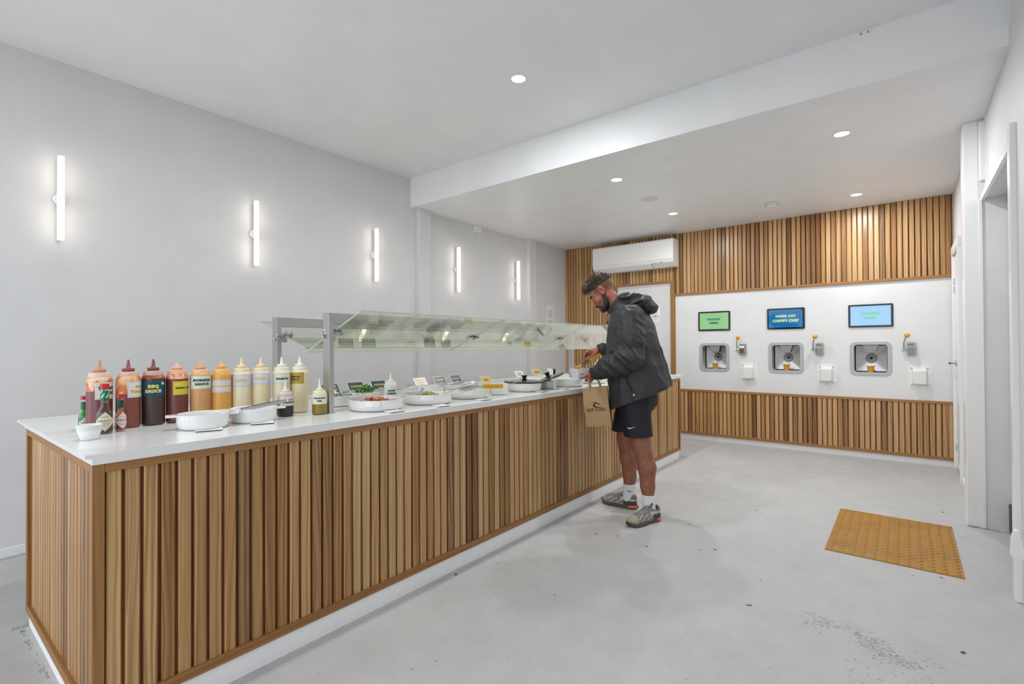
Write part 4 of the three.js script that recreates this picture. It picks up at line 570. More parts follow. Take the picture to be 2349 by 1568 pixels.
HATCH.forEach((x, i) => {
  const t = thing('chip_dispenser', which[i] + ' steel chip dispenser hatch with a yellow spout, ' + under[i], 'dispenser', [x, 1.0965, ZP]);
  const fr = roundRect(0.378, 0.372, 0.056); fr.holes.push(roundRect(0.300, 0.304, 0.026, 0, 0, THREE.Path)); part(t, 'steel_frame', boxUV(extrude(fr, 0.005, 0.0018, 10)), satinGrey);
  const inner = roundRect(0.306, 0.310, 0.028); inner.holes.push(roundRect(0.301, 0.305, 0.026, 0, 0, THREE.Path)); part(t, 'recess_wall', boxUV(extrude(inner, 0.195, 0, 10).translate(0, 0, -0.194)), steel);
  const D0 = -0.145, D1 = -0.178, W = 0.143, H = 0.144, r = 0.05, pos = [], idx = [], q = (p) => { pos.push(...p); return pos.length / 3 - 1; };   // pyramid-folded back plate
  const n = 32, ring = [], outer = []; for (let k = 0; k < n; k++) { const a = k / n * 6.2832; ring.push(q([r * Math.cos(a), r * Math.sin(a), D1])); const m = 1 / Math.max(Math.abs(Math.cos(a)) / W, Math.abs(Math.sin(a)) / H); const ridge = 0.010 * Math.pow(Math.abs(Math.sin(2 * a)), 6); outer.push(q([m * Math.cos(a), m * Math.sin(a), D0 - ridge])); }
  for (let k = 0; k < n; k++) { const a = k, b = (k + 1) % n; idx.push(ring[a], outer[a], outer[b], ring[a], outer[b], ring[b]); } const g = new THREE.BufferGeometry(); g.setAttribute('position', new THREE.Float32BufferAttribute(pos, 3)); g.setIndex(idx); const gg = toCreasedNormals(g.toNonIndexed(), 0.5); gg.setAttribute('uv', new THREE.Float32BufferAttribute(new Float32Array(gg.attributes.position.count * 2), 2)); part(t, 'back_plate', gg, std({ color: hex('#c9cacb'), metalness: 0.5, roughness: 0.36 }));
  part(t, 'drain', lathe([[0.012, 0], [0.03, 0.002], [0.046, 0.005], [0.053, 0.006], [0.054, 0.003], [0.05, 0]], 40).rotateX(Math.PI / 2).translate(0, 0, D1), std({ color: hex('#7f8083'), metalness: 0.8, roughness: 0.45 }));
  part(t, 'drain_hole', lathe([[0, 0.001], [0.0125, 0.001], [0.0125, -0.01], [0, -0.01]], 24).rotateX(Math.PI / 2).translate(0, 0, D1), darkGap);
  const c = new THREE.Shape(); c.moveTo(-0.068, 0); c.lineTo(0.068, 0); c.lineTo(0.040, -0.088); c.lineTo(-0.040, -0.088); c.closePath(); const chuteMat = std({ color: hex('#c0c1c3'), metalness: 0.3, roughness: 0.45 });
  part(t, 'chute', boxUV(extrude(c, 0.003, 0.0008).rotateX(0.5).translate(0, 0.150, -0.022)), chuteMat);
  for (const s of [-1, 1]) { const q = new THREE.BufferGeometry(), A = [[s * 0.067, 0.150, -0.022], [s * 0.039, 0.0728, -0.064], [s * 0.034, 0.068, -0.178], [s * 0.060, 0.150, -0.178]], f = []; for (const k of [0, 1, 2, 0, 2, 3]) f.push(...A[k]); q.setAttribute('position', new THREE.Float32BufferAttribute(f, 3)); q.setAttribute('uv', new THREE.Float32BufferAttribute(new Float32Array(12), 2)); q.computeVertexNormals(); part(t, 'chute_side', q, std({ color: hex('#5c5d60'), metalness: 0.5, roughness: 0.5, side: THREE.DoubleSide })); }
  part(t, 'back_gap', box(-0.155, 0.155, -0.157, 0.157, -0.206, -0.196), darkGap);
  part(t, 'spout', lathe([[0.0, 0], [0.0305, 0], [0.031, 0.055], [0.034, 0.060], [0.045, 0.064], [0.046, 0.069], [0.0445, 0.071], [0.028, 0.071], [0.026, 0.06], [0.026, 0.005], [0, 0.004]], 40).translate(0, -0.152, -0.045), yellow);
});
HATCH.forEach((x, i) => {
  const t = thing('pull_lever', which[i] + ' chrome lever with a yellow ball knob, beside the ' + which[i] + ' steel hatch', 'lever', [x + 0.352, 1.200, ZP]);
  part(t, 'base_plate', boxUV(extrude(roundRect(0.086, 0.158, 0.02), 0.006, 0.002, 8)), std({ color: hex('#b9babc'), metalness: 0.9, roughness: 0.4 }));
  const hs = new THREE.Shape(); hs.moveTo(0, -0.068); hs.lineTo(0.022, -0.068); hs.quadraticCurveTo(0.040, -0.064, 0.046, -0.044); hs.quadraticCurveTo(0.056, -0.01, 0.062, 0.012); hs.quadraticCurveTo(0.060, 0.036, 0.044, 0.052); hs.quadraticCurveTo(0.034, 0.067, 0.018, 0.069); hs.lineTo(0, 0.069); hs.closePath();
  part(t, 'housing', boxUV(extrude(hs, 0.050, 0.007, 14).rotateY(-Math.PI / 2).translate(0.025, 0, 0)), chrome);
  part(t, 'name_plate', rbox(-0.018, 0.018, 0.030, 0.037, 0.052, 0.0605, 0.002, 2), satinGrey);
  part(t, 'pivot', [rod([-0.03, -0.004, 0.03], [-0.064, -0.004, 0.03], 0.012, 0.012, 20), rod([-0.064, -0.004, 0.03], [-0.078, -0.004, 0.03], 0.0155, 0.0155, 20)], chrome);
  part(t, 'lever_arm', tube([[-0.060, -0.004, 0.034], [-0.062, 0.05, 0.042], [-0.058, 0.085, 0.055], [-0.044, 0.125, 0.085]], 0.0062, 24, 10), chrome);
  part(t, 'knob', new THREE.SphereGeometry(0.0265, 32, 24).translate(-0.034, 0.146, 0.098), yellow);
});
HATCH.forEach((x, i) => {
  const t = thing('wall_hood', which[i] + ' white plastic flange with a square projecting cover, below the ' + which[i] + ' lever', 'wall cover', [x + 0.417, 0.909, ZP]);
  part(t, 'flange', boxUV(extrude(roundRect(0.196, 0.246, 0.046), 0.003, 0.001, 10)), whitePlastic);
  part(t, 'raised_ring', boxUV(extrude(roundRect(0.156, 0.204, 0.03), 0.006, 0.002, 8)), whitePlastic);
  const lo = [0.064, 0.088], hi = [0.054, 0.070], pos = [], idx = [], n = 40; for (const [[w, h], z, rad] of [[lo, 0.006, 0.016], [[0.059, 0.079], 0.02, 0.016], [hi, 0.058, 0.017], [[0.050, 0.066], 0.061, 0.015]]) { const pts = roundRect(w * 2, h * 2, rad).getSpacedPoints(n); for (let k = 0; k < n; k++) pos.push(pts[k].x, pts[k].y - (z > 0.03 ? 0.004 : 0), z); } for (let l = 0; l < 3; l++) for (let k = 0; k < n; k++) { const a = l * n + k, b = l * n + (k + 1) % n; idx.push(a, b, b + n, a, b + n, a + n); } pos.push(0, -0.004, 0.0615); for (let k = 0; k < n; k++) idx.push(3 * n + k, 3 * n + (k + 1) % n, 4 * n); const g = new THREE.BufferGeometry(); g.setAttribute('position', new THREE.Float32BufferAttribute(pos, 3)); g.setIndex(idx); const gc = toCreasedNormals(g, 0.28); gc.setAttribute('uv', new THREE.Float32BufferAttribute(new Float32Array(gc.attributes.position.count * 2), 2)); part(t, 'cover', gc, std({ color: hex('#e4e3df'), roughness: 0.4 }));
  for (const [a, b] of [[-1, -1], [1, -1], [1, 1], [-1, 1]]) part(t, 'corner_slit', rbox(-0.0105, 0.0105, -0.0022, 0.0022, 0, 0.0025, 0.001).rotateZ(a * b > 0 ? 0.8 : -0.8).translate(a * 0.066, b * 0.089, 0.0075), darkGap);
  const sc = []; for (const k of [-0.052, 0, 0.052]) for (const s of [-1, 1]) sc.push([k, s * 0.114]); for (const k of [-0.078, -0.026, 0.026, 0.078]) for (const s of [-1, 1]) sc.push([s * 0.0885, k]); for (const [a, b] of sc) part(t, 'screw', lathe([[0, 0.0015], [0.0028, 0.001], [0.003, 0], [0, 0]], 10).rotateX(Math.PI / 2).translate(a, b, 0.004), screwMat);
});
{ // air conditioner
  const t = thing('air_conditioner', 'white wall air conditioner high on the slatted back wall above the door', 'air conditioner', [-3.025, 2.32, ZB + 0.024]), W = 0.607, ac = std({ color: hex('#ecebe9'), roughness: 0.32 });
  const prof = (pts, w) => { const s = new THREE.Shape(); pts.forEach(([z, y], i) => (i ? s.lineTo(z, y) : s.moveTo(z, y))); s.closePath(); const g = extrude(s, 2 * w, 0.004, 6); g.rotateY(-Math.PI / 2).translate(w, 0, 0); return boxUV(g); };
  part(t, 'body', prof([[0.004, 0.004], [0.12, 0.004], [0.205, 0.055], [0.222, 0.085], [0.222, 0.355], [0.20, 0.372], [0.004, 0.372]], W - 0.006), ac);
  part(t, 'front_panel', prof([[0.215, 0.098], [0.232, 0.100], [0.234, 0.345], [0.222, 0.366], [0.19, 0.374], [0.19, 0.360], [0.215, 0.34]], W - 0.01), ac);
  part(t, 'air_flap', prof([[0.125, 0.010], [0.206, 0.058], [0.212, 0.054], [0.130, 0.002]], 0.40).translate(-0.11, 0, 0), ac);
  part(t, 'outlet_gap', prof([[0.12, 0.0], [0.206, 0.0515], [0.2065, 0.047], [0.124, -0.002]], 0.405).translate(-0.11, 0.006, 0), darkGap);
  part(t, 'display_window', rbox(0.42, 0.455, -0.004, 0.004, 0, 0.002, 0.001).rotateX(-0.55).translate(0, 0.060, 0.2165), std({ color: hex('#6d6c6b'), roughness: 0.3 })); part(t, 'badge', rbox(0.33, 0.38, -0.0025, 0.0025, 0, 0.002, 0.001).rotateX(-0.55).translate(0, 0.056, 0.2145), std({ color: hex('#8c8a88'), roughness: 0.3 }));
  part(t, 'side_screw', rod([W - 0.002, 0.12, 0.20], [W + 0.003, 0.12, 0.20], 0.006), screwMat);
}
{ // tactile mat
  const t = thing('tactile_mat', 'mustard yellow rubber tactile mat with raised domes on the white floor', 'mat', [-0.083, 0, -4.048]);
  const m = std({ map: dataTex(512, 512, (u, v) => { const a = fbm(u * 6, v * 6, 3, 4), b = fbm(u * 40, v * 40, 6, 2), k = sstep(0.45, 0.75, a) * 0.45 + 0.12 * (b - 0.5); return [mix(172, 122, k), mix(121, 84, k), mix(30, 26, k)]; }), roughness: 0.38 });
  const b = rbox(-0.318, 0.318, 0.001, 0.0055, -0.477, 0.477, 0.0015), uv = b.attributes.uv, p = b.attributes.position; for (let i = 0; i < p.count; i++) uv.setXY(i, p.getX(i) + 0.4, p.getZ(i) + 0.5); part(t, 'rubber_sheet', b, m);
  part(t, 'underside', box(-0.316, 0.316, 0.0003, 0.0012, -0.475, 0.475), darkGap);
  const d = lathe([[0.0165, 0], [0.0155, 0.0024], [0.0125, 0.0042], [0.008, 0.0048], [0, 0.005]], 16); for (let i = 0; i < 12; i++) for (let j = 0; j < 18; j++) { const s = part(t, 'raised_dome', d, m); s.position.set(-0.2915 + i * 0.053, 0.0052, -0.4505 + j * 0.053); }
}
// ------------------------------------------------------------------ the man at the counter
{
  const man = thing('person', 'bearded man in dark rain jacket, black shorts and running shoes serving himself at the counter', 'person', [-1.63, 0, -3.50], Math.PI + 0.315);
  const J = (f, y, s) => [f, y, -s];                       // forward, up, to his left
  // head frame: hf forwards, hu upwards, tilted down 40 degrees
  const HO = [0.205, 1.665], hc = 0.766, hs = 0.643, toHead = (x, y) => { const a = x - HO[0], b = y - HO[1]; return [a * hc - b * hs, a * hs + b * hc]; }, fromHead = (f, u, z) => [HO[0] + f * hc + u * hs, HO[1] - f * hs + u * hc, z];
  const headBase = (f, u, z) => {
    const az = Math.abs(z); let d = ell(f, u, z, [-0.008, 0.040, 0], [0.098, 0.086, 0.075]);
    d = smin(d, ell(f, u, z, [0.040, -0.030, 0], [0.058, 0.085, 0.060]), 0.03); d = smin(d, ell(f, u, z, [0.048, -0.074, 0], [0.046, 0.034, 0.045]), 0.025);
    d = smin(d, cap(f, u, az, [0.0, -0.055, 0.052], [0.06, -0.085, 0.036], 0.016, 0.014), 0.02); d = smin(d, Math.hypot(f - 0.083, u + 0.094, z) - 0.019, 0.02);
    d = smin(d, cap(f, u, az, [0.088, 0.020, 0.008], [0.070, 0.016, 0.044], 0.012, 0.009), 0.014); d = smin(d, ell(f, u, az, [0.060, -0.030, 0.042], [0.026, 0.024, 0.020]), 0.02);
    d = smax(d, -(ell(f, u, az, [0.099, -0.002, 0.033], [0.014, 0.011, 0.018])), 0.012); d = smin(d, Math.hypot(f - 0.080, u + 0.001, az - 0.032) - 0.0125, 0.004);
    d = smin(d, cap(f, u, z, [0.094, 0.006, 0], [0.121, -0.036, 0], 0.008, 0.0105), 0.010); d = smin(d, Math.hypot(f - 0.108, u + 0.042, az - 0.011) - 0.0085, 0.008); d = smin(d, Math.hypot(f - 0.122, u + 0.039, z) - 0.0105, 0.006);
    d = smin(d, ell(f, u, z, [0.096, -0.066, 0], [0.013, 0.0065, 0.024]), 0.006); d = smin(d, ell(f, u, z, [0.095, -0.079, 0], [0.012, 0.0065, 0.021]), 0.006);
    return d;
  };
  const headSdf = (x, y, z) => {
    const [f, u] = toHead(x, y), az = Math.abs(z); let d = headBase(f, u, z);
    let e = ell(f, u, az, [-0.008, 0.004, 0.080], [0.023, 0.033, 0.013]); e = smax(e, -ell(f, u, az, [-0.003, 0.005, 0.094], [0.0145, 0.023, 0.016]), 0.003); e = smin(e, ell(f, u, az, [0.002, -0.024, 0.078], [0.010, 0.011, 0.006]), 0.006); e = smin(e, ell(f, u, az, [0.012, -0.002, 0.077], [0.005, 0.009, 0.006]), 0.004); d = smin(d, e, 0.006);
    return smin(d, cap(x, y, z, [0.03, 1.50, 0], [0.165, 1.635, 0], 0.064, 0.056), 0.025);
  };
  const limb = (P, pts, k = 0.02) => { let d = 9; for (let i = 0; i < pts.length - 1; i++) d = smin(d, cap(...P, pts[i].slice(0, 3), pts[i + 1].slice(0, 3), pts[i][3], pts[i + 1][3]), k); return d; };
  const N4 = (f, y, s, r) => [...J(f, y, s), r];
  const armL = [N4(-0.03, 1.44, 0.17, 0.055), N4(-0.02, 1.145, 0.235, 0.043), N4(0.02, 1.125, 0.23, 0.042), N4(0.238, 1.046, 0.132, 0.027)], armR = [N4(0.0, 1.44, -0.17, 0.055), N4(0.0, 1.17, -0.27, 0.042), N4(0.262, 1.222, -0.12, 0.026)];
  const legL = [N4(-0.045, 0.88, 0.09, 0.085), N4(-0.08, 0.54, 0.115, 0.068), N4(-0.095, 0.48, 0.118, 0.062), N4(-0.124, 0.37, 0.125, 0.064), N4(-0.128, 0.24, 0.132, 0.050), N4(-0.135, 0.13, 0.14, 0.040), N4(-0.14, 0.08, 0.145, 0.040)], legR = [N4(0.01, 0.88, -0.09, 0.085), N4(0.052, 0.54, -0.105, 0.068), N4(0.052, 0.48, -0.108, 0.061), N4(0.034, 0.37, -0.105, 0.063), N4(0.026, 0.24, -0.098, 0.049), N4(0.032, 0.13, -0.092, 0.040), N4(0.036, 0.08, -0.09, 0.040)];
  const bodySdf = (x, y, z) => {
    const P = [x, y, z]; let d = ell(x, y, z, [-0.03, 0.92, 0], [0.12, 0.13, 0.165]);
    d = smin(d, cap(x, y, z, [-0.03, 1.0, 0], [-0.015, 1.36, 0], 0.115, 0.12), 0.06); d = smin(d, cap(x, y, z, J(-0.02, 1.42, 0.15), J(0.0, 1.42, -0.15), 0.06, 0.06), 0.06); d = smin(d, cap(x, y, z, [0.01, 1.45, 0], [0.10, 1.575, 0], 0.066, 0.054), 0.04);
    d = smin(d, limb(P, armL), 0.03); d = smin(d, limb(P, armR), 0.03); d = smin(d, limb(P, legL), 0.02); return smin(d, limb(P, legR), 0.02);
  };
  const finger = (P, pts, r) => { let d = 9; for (let i = 0; i < pts.length - 1; i++) d = smin(d, cap(...P, J(...pts[i]), J(...pts[i + 1]), r * (1 - 0.09 * i), r * (1 - 0.09 * (i + 1))), 0.004); return d; };
  const FL = [[[0.305, 1.040, 0.066], [0.332, 1.022, 0.080], [0.352, 1.011, 0.093], [0.366, 1.003, 0.102]], [[0.304, 1.020, 0.060], [0.326, 1.000, 0.066], [0.334, 0.986, 0.054], [0.332, 0.982, 0.036]], [[0.296, 1.006, 0.056], [0.312, 0.988, 0.056], [0.317, 0.978, 0.042], [0.315, 0.977, 0.026]], [[0.284, 0.997, 0.054], [0.296, 0.982, 0.052], [0.300, 0.975, 0.040], [0.298, 0.974, 0.027]]], TL = [[0.258, 1.056, 0.104], [0.280, 1.072, 0.080], [0.299, 1.085, 0.056], [0.313, 1.088, 0.038]];
  const FR_ = [[[0.332, 1.214, -0.088], [0.362, 1.196, -0.080], [0.374, 1.168, -0.074], [0.368, 1.146, -0.072]], [[0.336, 1.210, -0.106], [0.369, 1.190, -0.100], [0.380, 1.160, -0.094], [0.372, 1.138, -0.088]], [[0.332, 1.203, -0.124], [0.362, 1.180, -0.120], [0.371, 1.153, -0.112], [0.361, 1.134, -0.104]], [[0.322, 1.196, -0.140], [0.346, 1.174, -0.138], [0.353, 1.152, -0.130], [0.345, 1.138, -0.122]]], TR = [[0.278, 1.200, -0.090], [0.308, 1.174, -0.078], [0.334, 1.158, -0.072], [0.352, 1.146, -0.070]];
  const handSdf = (F, T, w, wr) => (x, y, z) => { const P = [x, y, z]; let d = 9; F.forEach((f, i) => { d = smin(d, cap(x, y, z, J(...w), J(...f[0]), 0.0185, 0.0125), 0.014); }); let fd = 9; F.forEach((f, i) => { fd = Math.min(fd, finger(P, f, [0.0092, 0.0096, 0.009, 0.0078][i])); }); d = smin(d, fd, 0.007); d = smin(d, finger(P, T, 0.0108), 0.012); d = smin(d, cap(x, y, z, J(...T[0]), J(...F[1][0]), 0.014, 0.013), 0.014); return smin(d, cap(x, y, z, J(...wr), J(...w), 0.0275, 0.023), 0.014); };
  const lin = (h) => { const c = hex(h); return [c.r, c.g, c.b]; }, SK = lin('#a4684e'), RED = lin('#ae5b47'), LEG = lin('#97614a'), STUB = lin('#4a352b'), NAIL = lin('#d8a898');
  const m3 = (a, b, t) => a.map((v, i) => mix(v, b[i], clamp(t)));
  const skinCol = (x, y, z) => {
    if (y < 0.9) { const h = fbm(x * 420, y * 90, z * 420, 2); return m3(LEG, STUB, 0.38 * sstep(0.45, 0.75, h) * sstep(0.62, 0.45, y) + 0.12 * fbm(x * 20, y * 14, z * 20, 2)); }
    if (y > 1.48 && x > 0) { const [f, u] = toHead(x, y); let c = SK; const ear = sstep(0.072, 0.078, Math.abs(z)); c = m3(c, RED, ear * 0.6 + 0.4 * sstep(0.10, 0.12, f) * sstep(-0.02, -0.035, u)); const fade = sstep(-0.035, 0.035, u + 0.25 * Math.max(0, -f - 0.02)) * sstep(0.062, 0.03, f) * (1 - ear); c = m3(c, STUB, fade * (0.62 + 0.35 * noise(x * 900, y * 900, z * 900))); const cheek = sstep(-0.022, -0.06, u - 0.0 + Math.max(0, f - 0.06) * 0.35) * sstep(-0.028, 0.0, f); c = m3(c, STUB, cheek * 0.8 * (0.5 + 0.5 * noise(x * 900, y * 900, z * 900)) * (1 - ear)); return m3(c, RED, 0.25 * (fbm(x * 40, y * 40, z * 40, 2) - 0.3)); }
    return m3(SK, RED, 0.5 * fbm(x * 60, y * 60, z * 60, 2));
  };
  const grids = [netMesh(bodySdf, [-0.26, 0.05, -0.34], [0.30, 1.60, 0.34], 0.012, { color: skinCol }), netMesh(headSdf, [-0.02, 1.47, -0.105], [0.37, 1.83, 0.105], 0.0036, { color: skinCol }), netMesh(handSdf(FL, TL, [0.262, 1.040, 0.112], [0.225, 1.050, 0.140]), [0.185, 0.955, -0.185], [0.395, 1.135, 0.005], 0.003, { color: skinCol }), netMesh(handSdf(FR_, TR, [0.284, 1.214, -0.112], [0.245, 1.222, -0.128]), [0.20, 1.105, 0.03], [0.405, 1.26, 0.18], 0.003, { color: skinCol })];
  part(man, 'body', mergeGeometries(grids.map((g) => g.toNonIndexed())), phy({ vertexColors: true, roughness: 0.52, sheen: 0.2, sheenRoughness: 0.6, sheenColor: hex('#c08070') }));
  // hair, brows, beard
  const hairMat = std({ vertexColors: true, roughness: 0.5 }), hairCol = (x, y, z) => { const k = fbm(x * 260, y * 90, z * 260, 2); return m3(lin('#211812'), lin('#57402d'), sstep(0.36, 0.72, k) * 0.95); };
  const hairSdf = (x, y, z) => { const [f, u] = toHead(x, y), th = Math.atan2(z, f + 0.01), n = fbm(th * 5 + u * 8, f * 26 + u * 10, z * 30, 3) - 0.5, n2 = noise(f * 150 + u * 60, z * 150, u * 60) - 0.5; let d = ell(f, u, z, [-0.004, 0.060, 0], [0.110, 0.084, 0.081]); d = smin(d, ell(f, u, z, [0.062, 0.108, 0], [0.052, 0.036, 0.060]), 0.03); d = smin(d, ell(f, u, z, [-0.02, 0.112, 0], [0.075, 0.036, 0.058]), 0.03); d += 0.024 * n + 0.0045 * n2; const line = 0.046 + 0.28 * Math.max(0, f - 0.01) + 0.10 * Math.max(0, -f - 0.05) + 0.012 * (noise(f * 60, z * 60, 3) - 0.5); return smax(d, line - u, 0.012); };
  const strands = []; for (let i = 0; i < 1500; i++) { const a = rr(-3.14, 3.14), b = Math.acos(rr(0.02, 1)), dir = [Math.sin(b) * Math.cos(a), Math.cos(b), Math.sin(b) * Math.sin(a)], c = [0.006 + dir[0] * 0.106, 0.066 + dir[1] * 0.080, dir[2] * 0.077]; if (c[1] < 0.066 + 0.28 * Math.max(0, c[0] - 0.01)) continue; const l = rr(0.018, 0.04), w = [0.8 + rr(-0.3, 0.3), rr(-0.1, 0.3), dir[2] * 0.5 + rr(-0.35, 0.35)], q = w[0] * dir[0] + w[1] * dir[1] + w[2] * dir[2], lift = rr(0.0, 0.42) + (rnd() < 0.05 ? 0.5 : 0), t = w.map((v, j) => v - q * dir[j] + lift * dir[j]), k = Math.hypot(...t), m = c.map((v, j) => v + t[j] / k * l * 0.5 + dir[j] * 0.003), e = c.map((v, j) => v + t[j] / k * l - dir[j] * 0.002); const r0 = rr(0.0012, 0.0024); strands.push(rod(fromHead(...c), fromHead(...m), r0, r0 * 0.8, 4), rod(fromHead(...m), fromHead(...e), r0 * 0.8, 0.0003, 4)); }
  const colour = (g) => { g = g.index ? g.toNonIndexed() : g; const p = g.attributes.position, c = new Float32Array(p.count * 3); for (let i = 0; i < p.count; i++) c.set(hairCol(p.getX(i), p.getY(i), p.getZ(i)), 3 * i); g.setAttribute('color', new THREE.BufferAttribute(c, 3)); if (!g.attributes.uv) g.setAttribute('uv', new THREE.BufferAttribute(new Float32Array(p.count * 2), 2)); return g; };
  part(man, 'hair', mergeGeometries([netMesh(hairSdf, [0.05, 1.62, -0.11], [0.42, 1.88, 0.11], 0.0034, { color: hairCol }).toNonIndexed(), colour(merge(strands))]), hairMat);
  const beardSdf = (x, y, z) => { const [f, u] = toHead(x, y), az = Math.abs(z), hb = headBase(f, u, z), n = fbm(f * 120, u * 50, z * 120, 3) - 0.5; let reg = ell(f, u, z, [0.056, -0.102, 0], [0.054, 0.040, 0.060]); reg = smin(reg, cap(f, u, az, [0.002, -0.012, 0.066], [0.028, -0.088, 0.052], 0.012, 0.024), 0.016); reg = smin(reg, cap(f, u, az, [0.108, -0.054, 0.004], [0.090, -0.074, 0.028], 0.0075, 0.0075), 0.004); const thick = 0.0045 + 0.010 * sstep(-0.06, -0.11, u); return smax(hb - thick + 0.006 * n, reg + 0.010 * n, 0.004); };
  part(man, 'beard', netMesh(beardSdf, [0.10, 1.485, -0.09], [0.32, 1.70, 0.09], 0.003, { color: (x, y, z) => m3(lin('#1b1410'), lin('#3a2a20'), fbm(x * 300, y * 140, z * 300, 2)) }), hairMat);
  for (const s of [-1, 1]) { part(man, 'eyebrow', merge([tube([fromHead(0.099, 0.022, s * 0.012), fromHead(0.098, 0.027, s * 0.026), fromHead(0.086, 0.024, s * 0.046)], 0.0046, 12, 6)]), std({ color: hex('#241a15'), roughness: 0.7 })); part(man, 'eyelashes', tube([fromHead(0.0925, -0.007, s * 0.023), fromHead(0.0925, -0.0085, s * 0.032), fromHead(0.087, -0.006, s * 0.042)], 0.0024, 10, 5), std({ color: hex('#1a1412'), roughness: 0.6 })); }
  // clothes
  const tab = [[0.70, -0.32, 0.140, 0.225], [0.95, -0.285, 0.152, 0.222], [1.09, -0.250, 0.165, 0.215], [1.19, -0.220, 0.172, 0.210], [1.28, -0.202, 0.170, 0.208], [1.39, -0.176, 0.162, 0.200], [1.46, -0.150, 0.150, 0.175], [1.53, -0.10, 0.135, 0.115], [1.60, -0.04, 0.12, 0.07]];
  const row = (y) => { let i = 0; while (i < tab.length - 2 && y > tab[i + 1][0]) i++; const t = clamp((y - tab[i][0]) / (tab[i + 1][0] - tab[i][0])), s = t * t * (3 - 2 * t) * 0.5 + t * 0.5; return [1, 2, 3].map((k) => mix(tab[i][k], tab[i + 1][k], s)); };
  const sleeveL = [N4(-0.02, 1.445, 0.155, 0.098), N4(-0.03, 1.30, 0.205, 0.088), N4(-0.022, 1.165, 0.235, 0.082), N4(0.03, 1.125, 0.225, 0.080), N4(0.12, 1.092, 0.185, 0.070), N4(0.222, 1.052, 0.140, 0.050)], sleeveR = [N4(0.0, 1.445, -0.155, 0.095), N4(0.0, 1.19, -0.25, 0.076), N4(0.12, 1.20, -0.19, 0.068), N4(0.236, 1.222, -0.132, 0.046)];
  const ridge = (a, b, c) => { const q = 1 - Math.abs(2 * fbm(a, b, c, 2) - 1); return q * q; };
  const jacketSdf = (x, y, z) => {
    const P = [x, y, z], [b, f, w] = row(y), fc = (b + f) / 2, a = (f - b) / 2, k = Math.pow(Math.pow(Math.abs((x - fc) / a), 2.3) + Math.pow(Math.abs(z / w), 2.3), 1 / 2.3);
    let d = (k - 1) * Math.min(a, w); d = smax(d, y - 1.60, 0.03); let s = Math.min(limb(P, sleeveL, 0.03), limb(P, sleeveR, 0.03));
    const hood0 = cap(x, y, z * 0.62, [0.03, 1.60, 0], [-0.152, 1.522, 0], 0.062, 0.040), far = Math.min(d, s, hood0); if (far > 0.06 || far < -0.09 && y < 1.44 && y > 1.0 + 0.405 * (0.14 - x)) return far;
    d += 0.022 * (0.35 - ridge(z * 11 + x * 2, y * 2.0 + x * 1.5, x * 5 + 4)) * sstep(1.42, 1.15, y) + 0.010 * (0.35 - ridge(z * 7 + y * 6, y * 7 - z * 5, x * 9));
    const side = z < 0 ? 1 : 0.8, elbow = Math.exp(-((y - 1.15) ** 2) * 45); s += side * (0.021 * (0.30 - ridge(x * 7 + z * 4, y * 13 - x * 10, z * 6 + 2)) * (0.45 + elbow) + 0.010 * (0.35 - ridge(x * 22, y * 6, z * 22 + 7)));
    d = smin(d, s, 0.012);
    const cuff = limb(P, [N4(0.20, 1.061, 0.150, 0.054), N4(0.236, 1.047, 0.134, 0.049)], 0.01); d = Math.min(d, cuff);
    // hood bundled on the back
    let h = limb([x, y, z * 0.62], [[0.03, 1.600, 0, 0.060], [-0.05, 1.592, 0, 0.050], [-0.115, 1.566, 0, 0.044], [-0.158, 1.522, 0, 0.036]], 0.03); h += 0.022 * (0.32 - ridge(x * 9 + z * 5, y * 19 + x * 8, z * 7)) ; h = smax(h, -(ell(x, y, z, [-0.045, 1.645, 0], [0.085, 0.020, 0.07])), 0.012); d = smin(d, h, 0.016);
    // stand collar
    const qx = x - 0.110, qy = y - 1.585, t = qx * 0.77 + qy * 0.64, r1 = -qx * 0.64 + qy * 0.77, kk = Math.hypot(r1 / 0.096, z / 0.081); let c = Math.abs((kk - 1) * 0.086) - 0.0055; c = smax(c, t - 0.002, 0.004); c = Math.max(c, -t - 0.075); d = smin(d, c, 0.012);
    d = smax(d, (0.772 + 0.405 * (0.14 - x) - y) * 0.93 + 0.004 * noise(x * 30, 1, z * 30), 0.008);
    d = Math.max(d, -(ell(x, y, z, [0.115, 1.60, 0], [0.066, 0.085, 0.063])));      // room for the neck
    return d;
  };
  const jacketMat = std({ color: hex('#313133'), roughness: 0.6, bumpMap: orangePeel, bumpScale: 0.0002 });
  part(man, 'jacket', netMesh(jacketSdf, [-0.37, 0.74, -0.36], [0.29, 1.70, 0.36], 0.0062, { uvScale: 3 }), jacketMat);
  const jp = [...J(-0.02, 0.985, 0.215)];
  part(man, 'pocket_zip', tube([J(0.025, 1.07, 0.224), J(0.0, 1.0, 0.229), J(-0.045, 0.915, 0.224)], 0.0055, 16, 6), std({ color: hex('#141416'), roughness: 0.5 })); part(man, 'zip_pull', rbox(-0.006, 0.006, -0.012, 0.006, -0.003, 0.003, 0.002).translate(...J(-0.047, 0.905, 0.230)), satinGrey);
  part(man, 'snap_button', [rod(J(0.128, 0.795, 0.05), J(0.142, 0.795, 0.055), 0.006, 0.006, 12), rod(J(0.145, 0.785, 0.03), J(0.152, 0.765, 0.03), 0.003, 0.003, 8)], satinGrey);
  part(man, 'drawcord', [tube([J(0.165, 1.50, 0.045), J(0.170, 1.46, 0.055), J(0.162, 1.425, 0.062)], 0.0025, 12, 6), rod(J(0.166, 1.435, 0.062), J(0.166, 1.418, 0.062), 0.006, 0.006, 10)], std({ color: hex('#1b1b1d'), roughness: 0.5 }));
